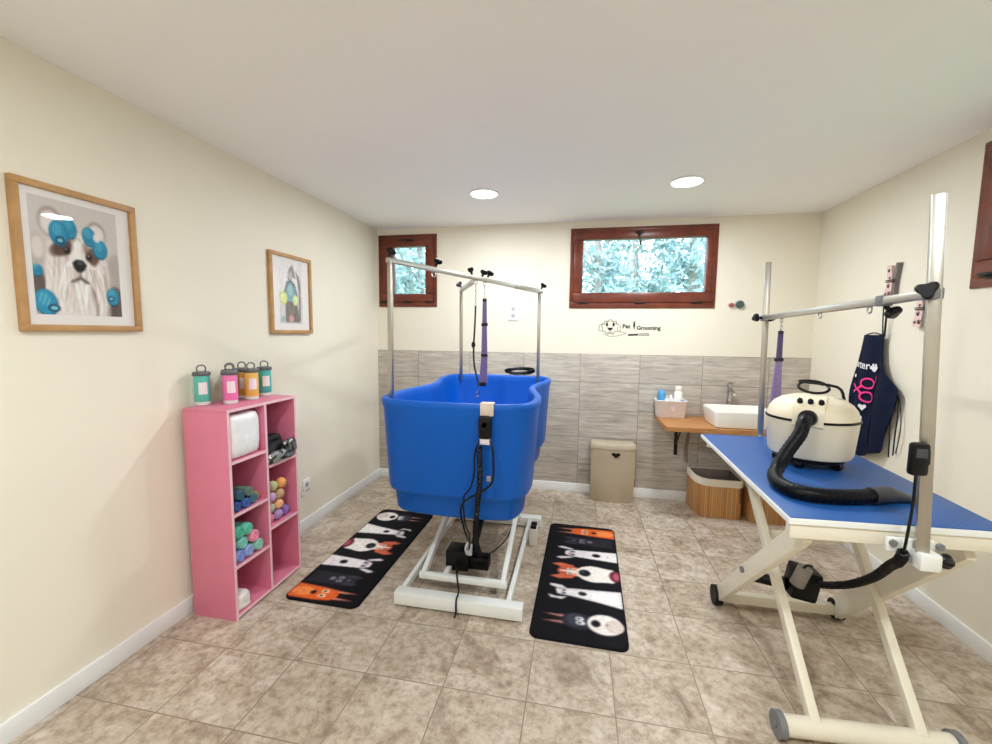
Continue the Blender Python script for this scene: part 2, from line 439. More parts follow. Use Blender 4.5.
struct(holed(lambda u, w, z: (RX+w, u, z), F0-T, D+T, [W3]).build('wall_right', M['wall']))
# tiled wainscot on the back wall
b = MB(); b.bx(L, RX, D-.009, D, 0, 1.3154, .0015); struct(b.build('trim_1', M['walltile']))
bbh, bbt = .086, .014
b = MB(); b.bx(L, L+bbt, F0, D-.009, 0, bbh, .003); struct(b.build('baseboard_left', M['white']))
b = MB(); b.bx(RX-bbt, RX, F0, D-.009, 0, bbh, .003); struct(b.build('baseboard_right', M['white']))
b = MB(); b.bx(L+bbt, RX-bbt, D-.009-bbt, D-.009, 0, bbh, .003); struct(b.build('baseboard_back', M['white']))
b = MB(); b.bx(L+bbt, RX-bbt, F0, F0+bbt, 0, bbh, .003); struct(b.build('baseboard_front', M['white']))

def window(name, f, w, glass, handle, hand='lever'):
    """f(u,depth,z): depth>0 goes outwards; w,glass = (u0,u1,z0,z1)"""
    R = bpy.data.objects.new(name, None); COL.objects.link(R); R.location = f((w[0]+w[1])/2, 0, w[2]); struct(R)
    def ring(o, i, d0, d1, bev=.004):
        b = MB()
        for (u0, u1, z0, z1) in ((o[0], o[1], i[3], o[3]), (o[0], o[1], o[2], i[2]), (o[0], i[0], i[2], i[3]), (i[1], o[1], i[2], i[3])):
            p, q = V(f(u0, d0, z0)), V(f(u1, d1, z1)); b.bx(p.x, q.x, p.y, q.y, p.z, q.z, bev)
        return b
    o = w; s = (w[0]+.042, w[1]-.042, w[2]+.055, w[3]-.035)
    ring(o, s, -.012, .10).build('frame', M['winwood'], R)
    sa = (s[0]-.008, s[1]+.008, s[2]-.006, s[3]+.006)
    sash = ring(sa, glass, -.024, .05, .007).build('sash', M['winwood'], R)
    b = MB(); p, q = V(f(glass[0]-.004, .018, glass[2]-.004)), V(f(glass[1]+.004, .026, glass[3]+.004)); b.bx(p.x, q.x, p.y, q.y, p.z, q.z, 0); b.build('pane', M['glass'], R)
    # hinge blocks on the bottom rail
    for t in (.1, .5, .88):
        b = MB(); u = w[0]+(w[1]-w[0])*t; p, q = V(f(u-.045, -.026, w[2]+.040)), V(f(u+.045, -.008, w[2]+.056)); b.bx(p.x, q.x, p.y, q.y, p.z, q.z, .004); b.build('hinge', M['blackm'], R)
    hu, hz = handle
    b = MB()
    p, q = V(f(hu-.034, -.034, hz-.012)), V(f(hu+.034, -.024, hz+.012)); b.bx(p.x, q.x, p.y, q.y, p.z, q.z, .003)
    b.cyl(f(hu, -.034, hz), f(hu, -.058, hz), .009)
    if hand == 'lever': b.bar(f(hu, -.058, hz+.005), f(hu+.004, -.058, hz-.115), .018, .012, (0, 1, 0))
    else: b.bar(f(hu+.005, -.058, hz), f(hu-.105, -.058, hz), .018, .012)
    b.build('handle', M['blackm'], R)
    return R
fb = lambda u, d, z: (u, D+d, z); fr_ = lambda u, d, z: (RX+d, u, z)
window('window_1', fb, W1, (-1.815, -1.481, 1.872, 2.327), (-1.64, 2.385), 'side')
window('window_2', fb, W2, (.020, 1.058, 1.870, 2.338), (.50, 2.388))
window('window_3', fr_, W3, (1.45, 2.42, 1.872, 2.335), (2.44, 1.80), 'side')

# ------------------------------------------------------------------ ceiling lights
def ceil_light(x, y, label=None):
    R = bpy.data.objects.new('ceiling_light', None); COL.objects.link(R); R.location = (x, y, H)
    if label: tag(R, label, 'ceiling light', 'round recessed ceiling lights')
    else: struct(R)
    b = MB(); b.lathe([(.098, 0), (.108, 0), (.110, -.004), (.106, -.009), (.096, -.010), (.095, -.004)], (x, y, H), 40); b.build('bezel', M['white'], R)
    b = MB(); b.lathe([(.0, -.004), (.096, -.004)], (x, y, H), 40); b.build('diffuser', mat('lamp_diffuser', '#ffffff', .5, noise_amt=0, emit=('#fffdf8', 6)), R)
    l = bpy.data.lights.new('downlight', 'AREA'); l.shape = 'DISK'; l.size = .19; l.energy = LIGHT_W if y > 2 else LIGHT_W*1.15; l.color = (.925, .975, 1.0)
    l.spread = math.radians(178)
    lo = bpy.data.objects.new('downlight', l); COL.objects.link(lo); lo.location = (0, 0, -.012); lo.parent = R
LIGHT_W = 18.5
ceil_light(-.702, 3.074, 'round lit ceiling light above the blue tub')
ceil_light(.670, 3.053, 'round lit ceiling light in front of the wide window, right of the other')
ceil_light(-.702, .2); ceil_light(.670, .2)  # extra pair overhead, out of view, added only for the light they give

# ------------------------------------------------------------------ framed pictures on the left wall
def picture(label, y0, y1, z0, z1, pr, art):
    R = root('framed_picture', label, 'picture', (L, (y0+y1)/2, z0))
    fwid, dp = .024, .024
    b = MB()
    for (a0, a1, c0, c1) in ((y0, y1, z1-fwid, z1), (y0, y1, z0, z0+fwid), (y0, y0+fwid, z0+fwid, z1-fwid), (y1-fwid, y1, z0+fwid, z1-fwid)):
        b.bx(L+.001, L+dp, a0, a1, c0, c1, .0015)
    b.build('frame', M['oak'], R)
    b = MB(); b.bx(L+.002, L+.009, y0+fwid, y1-fwid, z0+fwid, z1-fwid, 0); b.build('mount', M['mount'], R)
    g = MB(); u0, u1, v0, v1 = pr; g.m(M['print'])
    cv = art(); cv.add(g, lambda u, v: (L+.0096, u0+(u1-u0)*u, v0+(v1-v0)*v)); g.build('print', None, R)
    b = MB(); b.bx(L+.0168, L+.0185, y0+fwid-.002, y1-fwid+.002, z0+fwid-.002, z1-fwid+.002, 0); b.build('glass', M['picglass'], R)
rnd = random.Random(3)
def strands(put, mats, n, gen):
    for i in range(n):
        x, y, dx, dy, w = gen(i)
        put(rnd.choice(mats), [(x-w, y), (x+dx*.5-w*.8, y+dy*.5), (x+dx, y+dy), (x+dx*.5+w*.8, y+dy*.5), (x+w, y)], .05)
def art_dog():
    cv = Canvas(110, 154, '#d6cec9'); P = lambda h: h
    def put(c, pts, k=1): cv.put(c, pts, 2 if k == 1 else 1, 1 if k == 1 else .7)
    B = lambda c, x, y, rx, ry, a=0, k=2, al=1: cv.put(c, ellpts(x, y, rx, ry, 26, a), k, al)
    cv.put('#bdb2ad', [(0, 0), (1, 0), (1, .55), (0, .6)], 30, .8)
    B('#5a4a45', .93, .10, .10, .20, 0, 6, .9); B('#5f504a', .05, .22, .09, .16, 0, 6, .9); B('#b9aaa4', .95, .45, .08, .16, 0, 8, .7)
    # hair loops above and the head mass
    B('#8d7d76', .22, .80, .13, .13, 0, 4, .6); B('#ebe3df', .22, .79, .11, .105, 0, 4); B('#8d7d76', .73, .77, .12, .11, 0, 4, .6); B('#ece4e0', .73, .76, .10, .09, 0, 4)
    B('#cfc4be', .06, .58, .08, .12, 0, 4); B('#e6ddd8', .07, .57, .06, .09, 0, 4)
    cv.put('#ece5e1', [(.16, .60), (.24, .72), (.40, .76), (.52, .74), (.66, .73), (.78, .66), (.84, .52), (.86, .36), (.82, .16), (.78, 0), (.20, 0), (.15, .18), (.12, .42)], 6)
    strands(put, ['#fbf8f6', '#d6c8c0', '#c5b3aa', '#f4efec'], 130, lambda i: ((lambda a: (.49+.33*math.cos(a), .44+.12*math.sin(a), .05*math.cos(a), -.24-.2*rnd.random(), .009))(rnd.random()*PI*2)))
    B('#9c8376', .44, .675, .10, .03, .1, 4, .7)
    B('#5d453d', .33, .595, .115, .070, .35, 5, .95); B('#5d453d', .24, .56, .06, .05, .6, 5, .7); B('#64493f', .665, .550, .080, .085, -.6, 5, .95); B('#7c5f52', .58, .62, .05, .05, 0, 5, .6)
    cv.put('#f6f2ef', [(.45, .66), (.50, .70), (.55, .66), (.57, .50), (.43, .50)], 4)
    B('#140e0f', .375, .575, .034, .030); B('#140e0f', .625, .545, .034, .032); B('#ffffff', .366, .587, .009, .008, 0, 1); B('#ffffff', .617, .557, .009, .008, 0, 1)
    B('#f4efec', .5, .40, .19, .12, 0, 5)
    strands(put, ['#ffffff', '#d9ccc4', '#efe8e4', '#c9b9b0'], 110, lambda i: (.5+rnd.uniform(-.2, .2), .43, rnd.uniform(-.13, .13), -.2-.2*rnd.random(), .010))
    cv.put('#141317', [(.425, .475), (.47, .505), (.545, .505), (.59, .47), (.565, .425), (.52, .395), (.48, .395), (.44, .43)], 2); B('#565664', .51, .478, .035, .014)
    cv.put('#54433e', [(.495, .40), (.515, .40), (.515, .355), (.60, .315), (.63, .25), (.585, .29), (.505, .33), (.42, .30), (.385, .25), (.395, .31), (.495, .355)], 3, .9)
    cv.put('#86736b', [(.62, .29), (.67, .22), (.70, .10), (.69, .0), (.665, .0), (.675, .12), (.64, .22)], 3, .9)
    strands(put, ['#ffffff', '#cbbcb3', '#f1ebe7'], 80, lambda i: (.5+rnd.uniform(-.1, .12), .29, rnd.uniform(-.07, .07), -.22-.1*rnd.random(), .010))
    def curler(cx, cy, rx, ry, a, hole=None):
        B('#17597a', cx, cy-.008, rx*1.06, ry*1.05, a, 2); B('#2f9ac2', cx, cy, rx, ry, a, 2); B('#62c2dc', cx-.015, cy+.022, rx*.62, ry*.5, a, 3, .9)
        for k in (-2, -1, 0, 1, 2): B('#1d779f', cx+k*rx*.36*math.cos(a), cy+k*rx*.36*math.sin(a), .007, ry*.8*(1-.1*abs(k)), a, 1, .8)
        if hole: B('#123f57', hole[0], hole[1], rx*.55, ry*.32, 0, 1); B('#7fd0e4', hole[0], hole[1], rx*.34, ry*.18, 0, 1)
    curler(.42, .775, .075, .085, .2); curler(.30, .72, .095, .105, .1, (.31, .655)); curler(.645, .735, .075, .085, .5); curler(.765, .635, .085, .085, -.5)
    B('#f0eae6', .735, .735, .045, .04, 0, 2); curler(.05, .375, .05, .045, .2); curler(.11, .11, .12, .105, -.5, (.19, .06)); curler(.89, .195, .075, .08, .2, (.865, .175))
    cv.fur(.12, 42, 8, 3.1, lambda x, y: 1 if ((x-.5)/.36)**2+((y-.32)/.42)**2 < 1 else .15); return cv
def art_towel():
    cv = Canvas(70, 120, '#dedbe0'); P = lambda h: h
    def put(c, pts): cv.put(c, pts, 2)
    put(P('#d3d0d6'), [(0, 0), (1, 0), (1, 1), (0, 1)]); put(P('#e9e6ea'), [(0, .5), (1, .45), (1, 1), (0, 1)])
    put(P('#6f6b6d'), [(.42, .85), (.56, .93), (.64, .86), (.72, .72), (.60, .74), (.40, .68), (.36, .72)])
    put(P('#b6b2b2'), [(.36, .72), (.48, .84), (.58, .80), (.55, .70)])
    put(P('#5c5554'), [(.72, .84), (.86, .76), (.92, .62), (.90, .06), (.80, .04), (.84, .5), (.78, .7)])
    put(P('#1d4a58'), [(.20, .50), (.32, .66), (.50, .70), (.68, .62), (.78, .46), (.70, .30), (.28, .30)])
    put(P('#4697b3'), [(.26, .50), (.36, .62), (.50, .65), (.64, .58), (.70, .46), (.60, .30), (.34, .32)])
    put(P('#86c3cf'), ellpts(.46, .53, .11, .09))
    put(P('#35292b'), [(.24, .33), (.50, .36), (.74, .33), (.86, .03), (.24, .03)])
    put(P('#54443f'), ellpts(.50, .24, .15, .10)); put(P('#2a2224'), ellpts(.49, .30, .07, .035)); put(P('#d98f92'), ellpts(.48, .08, .11, .06))
    put(P('#8fb8bb'), [(.02, .03), (.24, .03), (.22, .12), (.08, .12)])
    put(P('#cfd860'), ellpts(.18, .40, .16, .105)); put(P('#e6ec98'), ellpts(.17, .40, .11, .072)); put(P('#b8c75a'), ellpts(.17, .40, .02, .012))
    put(P('#c6dc78'), ellpts(.68, .38, .13, .09)); put(P('#e0efab'), ellpts(.68, .38, .09, .062))
    cv.fur(.14, 20, 12, 8.3); return cv
picture('oak framed portrait of a shaggy dog wearing blue hair curlers', 1.170, 1.598, 1.489, 2.041, (1.222, 1.522, 1.552, 1.990), art_dog)
picture('oak framed picture of a dog in a teal hood with yellow discs', 2.436, 2.868, 1.480, 2.022, (2.532, 2.772, 1.548, 1.985), art_towel)

# ------------------------------------------------------------------ pink cubby shelf
SX0, SX1, SY0, SY1, SH = -1.948, -1.690, 1.748, 2.262, 1.105
t = .015
shelf = root('cubby_shelf', 'tall pink cubby shelf unit against the cream wall', 'shelf', (SX0, SY0, 0))
def board(name, *a):
    b = MB(); b.m(M['pink']); b.bx(*a, .001)
    # pale front edge strip
    b.m(M['pinkedge']); b.bx(SX1, SX1+.0012, a[2], a[3], a[4], a[5], 0)
    return b.build(name, None, shelf)
board('side_panel', SX0, SX1, SY0, SY0+t, 0, SH-t); board('side_panel', SX0, SX1, SY1-t, SY1, 0, SH-t)
board('top_panel', SX0, SX1, SY0, SY1, SH-t, SH); board('bottom_panel', SX0, SX1, SY0+t, SY1-t, .012, .012+t)
SM = 2.008
board('divider', SX0+.004, SX1, SM-t/2, SM+t/2, .027, SH-t)
for z in (.838, .563, .288): board('shelf_board', SX0+.004, SX1, SY0+t, SM-t/2, z-t, z)
for z in (.742, .380): board('shelf_board', SX0+.004, SX1, SM+t/2, SY1-t, z-t, z)
b = MB(); b.bx(SX0, SX0+.004, SY0+t, SY1-t, .027, SH-t, 0); b.build('back_panel', M['pink'], shelf)

# bottles on top of the shelf
def bottle(x, y, col, label, ang, dark=False):
    z = SH+.0005; R = root('bottle', label, 'bottle', (x, y, z), 'lidded bottles on the pink shelf')
    b = MB(); b.m(C('#d7dcd8', .3)); b.lathe([(0, .0), (.032, .0), (.035, .004), (.035, .020)], (x, y, z), 28); b.m(C(col, .3, noise_amt=.04, coat=.2)); b.lathe([(.035, .020), (.0362, .022), (.0362, .150), (.034, .158), (.0, .158)], (x, y, z), 28); b.build('body', None, R)
    b = MB(); b.lathe([(.0, .156), (.040, .156), (.0415, .159), (.0415, .170), (.038, .175), (.02, .178), (0, .178)], (x, y, z), 28)
    lid = b.build('lid', C('#5d5f63', .4), R)
    b = MB(); d = V((math.cos(ang), math.sin(ang), 0)); c = V((x, y, z+.177))
    b.tube(smooth_path([c-d*.018, c-d*.021+V((0, 0, .018)), c-d*.010+V((0, 0, .031)), c+d*.010+V((0, 0, .031)), c+d*.021+V((0, 0, .018)), c+d*.018], 4), .0036, 8); b.build('carry_loop', C('#5d5f63', .4), lid)
    # label patch wrapped on the wall of the bottle, facing +x
    b = MB(); n = 7; a0, a1 = ang2-.55, ang2+.55
    ring = lambda r, zz: [(x+r*math.cos(a0+(a1-a0)*i/n), y+r*math.sin(a0+(a1-a0)*i/n), z+zz) for i in range(n+1)]
    b.loft([ring(.0368, .060), ring(.0368, .122)], closed=False, cap0=False, cap1=False)
    b.m(C('#f0e6ea', .6)); b.build('sticker', C('#f0e6ea', .6), R)
ang2 = -.65
bottle(-1.930, 1.850, '#5cc4b4', 'teal bottle with grey lid nearest the front end of the pink shelf', 1.2)
bottle(-1.905, 2.005, '#7f9f8f', 'grey green bottle half hidden behind the pink bottle', .9)
bottle(-1.835, 1.930, '#f07dbd', 'bright pink bottle with grey lid on the shelf top', 1.3)
bottle(-1.915, 2.103, '#dfb04a', 'golden yellow bottle behind the other yellow one', 1.2)
bottle(-1.832, 2.078, '#f2c25e', 'yellow bottle with pale sticker next to the pink bottle', 1.2)
bottle(-1.862, 2.218, '#45b3ab', 'teal bottle at the far end of the pink shelf top', .4)

# things in the cubbies
def blob_pack(name, label, cat, c, size, m, jit=.10, seed=1, group=None):
    tm = bmesh.new(); bmesh.ops.create_uvsphere(tm, u_segments=36, v_segments=24, radius=1)
    for v in tm.verts:
        mx_ = max(abs(c_) for c_ in v.co); k_ = (sum(abs(c_)**7 for c_ in v.co))**(-1/7); v.co = v.co*k_*.5
    for v in tm.verts:
        q = v.co.copy(); nn = noise.noise_vector(q*3.1+V((seed*3.7, 1, 2)))*jit
        v.co = V(((q.x+nn.x*.5)*size[0], (q.y+nn.y*.5)*size[1], (q.z+nn.z*.4*(1 if q.z > -.4 else 0))*size[2]))
    b = MB(); b.merge(tm, Matrix.Translation(V(c))); zmin = c[2]-size[2]/2
    for v in b.bm.verts: v.co.z = max(v.co.z, zmin)
    return tag(b.build(name, m, None, origin=(c[0], c[1], zmin), angle=80), label, cat, group)
blob_pack('pad_pack', 'white plastic wrapped pack filling the top near cubby', 'pack', (-1.785, 1.873, .838+.001+.116), (.195, .205, .232), C('#f1f0f2', .35, noise_amt=.06, noise_scale=25, bump=.5, bump_scale=18), .06, 2)
blob_pack('folded_towel', 'folded white towel on the bottom of the near cubby', 'towel', (-1.755, 1.815, .029+.042), (.12, .09, .082), C('#ece6e2', .95, bump=.6, bump_scale=150), .16, 5)
# black bag and crumpled silver wrap on the upper far board
blob_pack('black_cloth_bag', 'crumpled black cloth bag on the upper far shelf board', 'bag', (-1.822, 2.115, .743+.072), (.19, .17, .142), C('#171318', .7, bump=.5, bump_scale=30), .22, 8)
for i, (c, s, lb, col) in enumerate([((-1.692, 2.192, .743+.054), (.045, .080, .10), 'crumpled silver and black wrapper at the far side of the upper board', '#8e9490'),
                                     ((-1.688, 2.085, .743+.033), (.04, .11, .056), 'crumpled pale wrapper lying before the black bag', '#b9bfbb')]):
    o = blob_pack('wrapper', lb, 'wrapper', c, s, None, .45, 11+i)
    o.data.materials.clear(); o.data.materials.append(C(col, .25, metal=.6)); o.data.materials.append(C('#1b1b20', .5))
    for p in o.data.polygons:
        if noise.noise(p.center*38+V((i, 0, 0))) > .12: p.material_index = 1
# rolls
def roll(x, y, z, r, ln, col, label, ax=(1, 0, 0), group=None, jit=.08):
    R = rot_to(ax).to_3x3()
    b = MB(); b.m(C(col, .8, noise_amt=.18, noise_scale=60, bump=.4, bump_scale=90))
    b.lathe([(0, -ln/2), (r*.25, -ln/2), (r*.3, -ln/2+.003), (r*.8, -ln/2), (r*.97, -ln/2+.006), (r, -ln*.2), (r, ln*.2), (r*.97, ln/2-.006), (r*.8, ln/2), (r*.3, ln/2-.003), (r*.25, ln/2), (0, ln/2)], (x, y, z), 18, R.to_4x4())
    o = b.build('bandage_roll', None, None, origin=(x, y, z-r), angle=50)
    return tag(o, label, 'roll', group)
g = 'rolls in the third near cubby'
for (y, z, col, lb) in [(1.802, .288+.033, '#7f8fd0', 'periwinkle blue roll at the bottom corner of the near cubby'), (1.862, .288+.033, '#8ea6d6', 'pale blue roll at the bottom of the near cubby, mid row'), (1.932, .288+.033, '#8cc7b8', 'pale mint roll at the right end of the bottom row'),
                        (1.822, .288+.095, '#79c3b6', 'mint roll in the middle row, under the teal rolls'), (1.905, .288+.095, '#f08fa8', 'pink roll resting between mint rolls in the near cubby'), (1.805, .288+.157, '#4fb095', 'teal roll on top of the pile, by the side panel'), (1.862, .288+.155, '#5fbca6', 'teal roll on top of the pile, next to the pink one')]:
    roll(-1.755, y, z+.001, .032, .12, col, lb, (1, .06, .02), g)
g = 'rolls in the second near cubby'
for k, (x, y, z, col, lb) in enumerate([(-1.745, 1.80, .563+.027, '#2f4f8f', 'dark blue roll low in the second near cubby'), (-1.74, 1.860, .563+.027, '#3d5fa6', 'mid blue roll low in the second near cubby, centre'), (-1.75, 1.918, .563+.027, '#46707e', 'grey teal roll on the right of the blue rolls'),
                                        (-1.75, 1.83, .563+.075, '#31566e', 'slate blue roll on top of the blue rolls'), (-1.75, 1.89, .563+.075, '#5d7a6a', 'olive green roll on top, right of the slate one'), (-1.77, 1.958, .563+.027, '#a8935f', 'tan roll beside the divider in the second near cubby')]):
    roll(x, y, z+.001, .0255 if k != 5 else .022, .10, col, lb, (1, .05*(-1)**k, 0), g)
g = 'pastel balls in the far cubby'
for k, (x, y, z, col, lb) in enumerate([(-1.735, 2.052, .381+.031, '#e58aa2', 'pink ball low by the divider in the far cubby'), (-1.73, 2.118, .381+.031, '#b08fc4', 'lilac ball low in the middle of the far cubby'), (-1.735, 2.184, .381+.031, '#8d6cb4', 'purple ball low at the far side of the cubby'),
                                        (-1.735, 2.062, .381+.090, '#b9bda0', 'grey green ball by the divider, second from the bottom'), (-1.732, 2.13, .381+.089, '#ecb184', 'peach ball in the heart of the pile'),
                                        (-1.735, 2.075, .381+.149, '#c9a6cf', 'pale lilac ball by the divider, upper half of the pile'), (-1.735, 2.145, .381+.148, '#c4a77c', 'tan ball right of the pale lilac one'),
                                        (-1.735, 2.165, .381+.207, '#f0a865', 'orange ball high on the right of the pile'), (-1.74, 2.098, .381+.208, '#bcc592', 'pale green ball on the top of the pile')]):
    b = MB(); b.ell((x, y, z+.001), (.031, .031, .031), jit=.05); tag(b.build('cotton_ball', C(col, .9, noise_amt=.12, noise_scale=50, bump=.5, bump_scale=80), None, origin=(x, y, z-.03)), lb, 'ball', g)

# ------------------------------------------------------------------ wall plates and small wall things
sock = root('wall_socket', 'white double socket plate on the cream wall behind the tub', 'socket', (-.616, D, 1.61))
b = MB(); b.bx(-.664, -.566, D-.009, D, 1.615, 1.770, .004); b.build('plate', M['white'], sock)
for z in (1.725, 1.662):
    b = MB(); b.cyl((-.614, D-.009, z), (-.614, D-.0105, z), .019); b.build('outlet', C('#b9babd', .5), sock)
sock = root('wall_socket', 'white socket low on the left wall beyond the pink shelf', 'socket', (L, 2.76, .29))
b = MB(); b.bx(L, L+.009, 2.715, 2.80, .300, .385, .004); b.build('plate', M['white'], sock)
b = MB(); b.cyl((L+.009, 2.757, .343), (L+.0105, 2.757, .343), .018); b.build('outlet', C('#9c9c9c', .5), sock)
b = MB(); b.bx(L+.0005, L+.006, 2.70, 2.745, .262, .292, .002); tag(b.build('cable_cover', M['white'], None, origin=(L, 2.72, .26)), 'small white cover strip just below the low wall socket', 'cover')
for (x, z, r, col, lb) in ((1.276, 1.757, .018, '#a04a52', 'small round dark red knob on the wall right of the wide window'), (1.342, 1.762, .030, '#3f5a58', 'round dark green grey knob on the wall beside the red one')):
    R = root('valve_knob', lb, 'knob', (x, D, z))
    b = MB(); b.cyl((x, D-.001, z), (x, D-.006, z), r*1.25, r*1.15, 24); b.build('rosette', M['alu'], R)
    b = MB(); b.lathe([(0, .030), (r*.8, .030), (r, .024), (r, .006), (r*.7, .002), (0, .002)], (x, D-.004, z), 20, Matrix.Rotation(PI/2, 4, 'X')); b.build('cap', C(col, .4), R)

# wall sticker: dog face outline, lettering and comb
g = MB(); g.m(M['ink'])
sx, sz = .172, 1.49
def stk(pts): g.poly([(p[0], D-.0012, p[1]) for p in pts])
def stkline(pts, w=.004):
    for q in line2(pts, w): stk(q)
cx, cz = .278, 1.563
# fluffy head
hd = []
for i in range(60):
    a = 2*PI*i/60; r = 1+.10*math.sin(a*9)
    hd.append((cx+.072*r*math.cos(a), cz+.062*r*math.sin(a)))
stkline(hd[4:]+hd[:1], .0045)
stkline([(cx-.06, cz+.03), (cx-.092, cz+.02), (cx-.10, cz-.03), (cx-.07, cz-.04)], .004); stkline([(cx+.06, cz+.03), (cx+.09, cz+.01), (cx+.088, cz-.04), (cx+.065, cz-.045)], .004)
stk(ellpts(cx-.028, cz+.022, .010, .018)); stk(ellpts(cx+.030, cz+.022, .010, .018)); stkline([(cx-.05, cz+.055), (cx-.02, cz+.05)], .005); stkline([(cx+.02, cz+.05), (cx+.05, cz+.055)], .005)
stk([(cx-.026, cz-.006), (cx+.028, cz-.006), (cx+.016, cz-.026), (cx, cz-.034), (cx-.014, cz-.026)])
stkline([(cx, cz-.03), (cx, cz-.045), (cx-.03, cz-.055)], .004); stkline([(cx, cz-.045), (cx+.03, cz-.055)], .004)
stkline([(cx-.06, cz-.06), (cx, cz-.085), (cx+.07, cz-.08), (cx+.145, cz-.055), (cx+.08, cz-.04)], .0035)
for i in range(14):
    a = PI*.15+PI*.7*i/13; stkline([(cx+.052*math.cos(a), cz+.045*math.sin(a)), (cx+.068*math.cos(a), cz+.058*math.sin(a))], .0025)
def word(txt, x, z, size, bold=.0):
    for q in text_polys(txt, size, bold): stk([(x+v.x, z+v.y) for v in q])
word('Pet', .385, 1.553, .052, .0018); word('Grooming', .508, 1.541, .049, .0018)
# clipper between the words
stk([(.480, 1.605), (.494, 1.605), (.496, 1.575), (.490, 1.545), (.484, 1.545), (.478, 1.575)]); stkline([(.473, 1.610), (.500, 1.610)], .006)
# comb under the lettering
stk([(.435, 1.500), (.522, 1.505), (.524, 1.488), (.439, 1.484)])
stkline([(.524, 1.504), (.615, 1.509), (.618, 1.489), (.524, 1.489)], .003)
for i in range(16): stkline([(.531+i*.0055, 1.505), (.531+i*.0055, 1.491)], .0018)
tag(g.build('wall_sticker', None, None, origin=(.42, D, 1.47)), 'black wall sticker of a dog face with the words Pet Grooming and a comb', 'sticker')

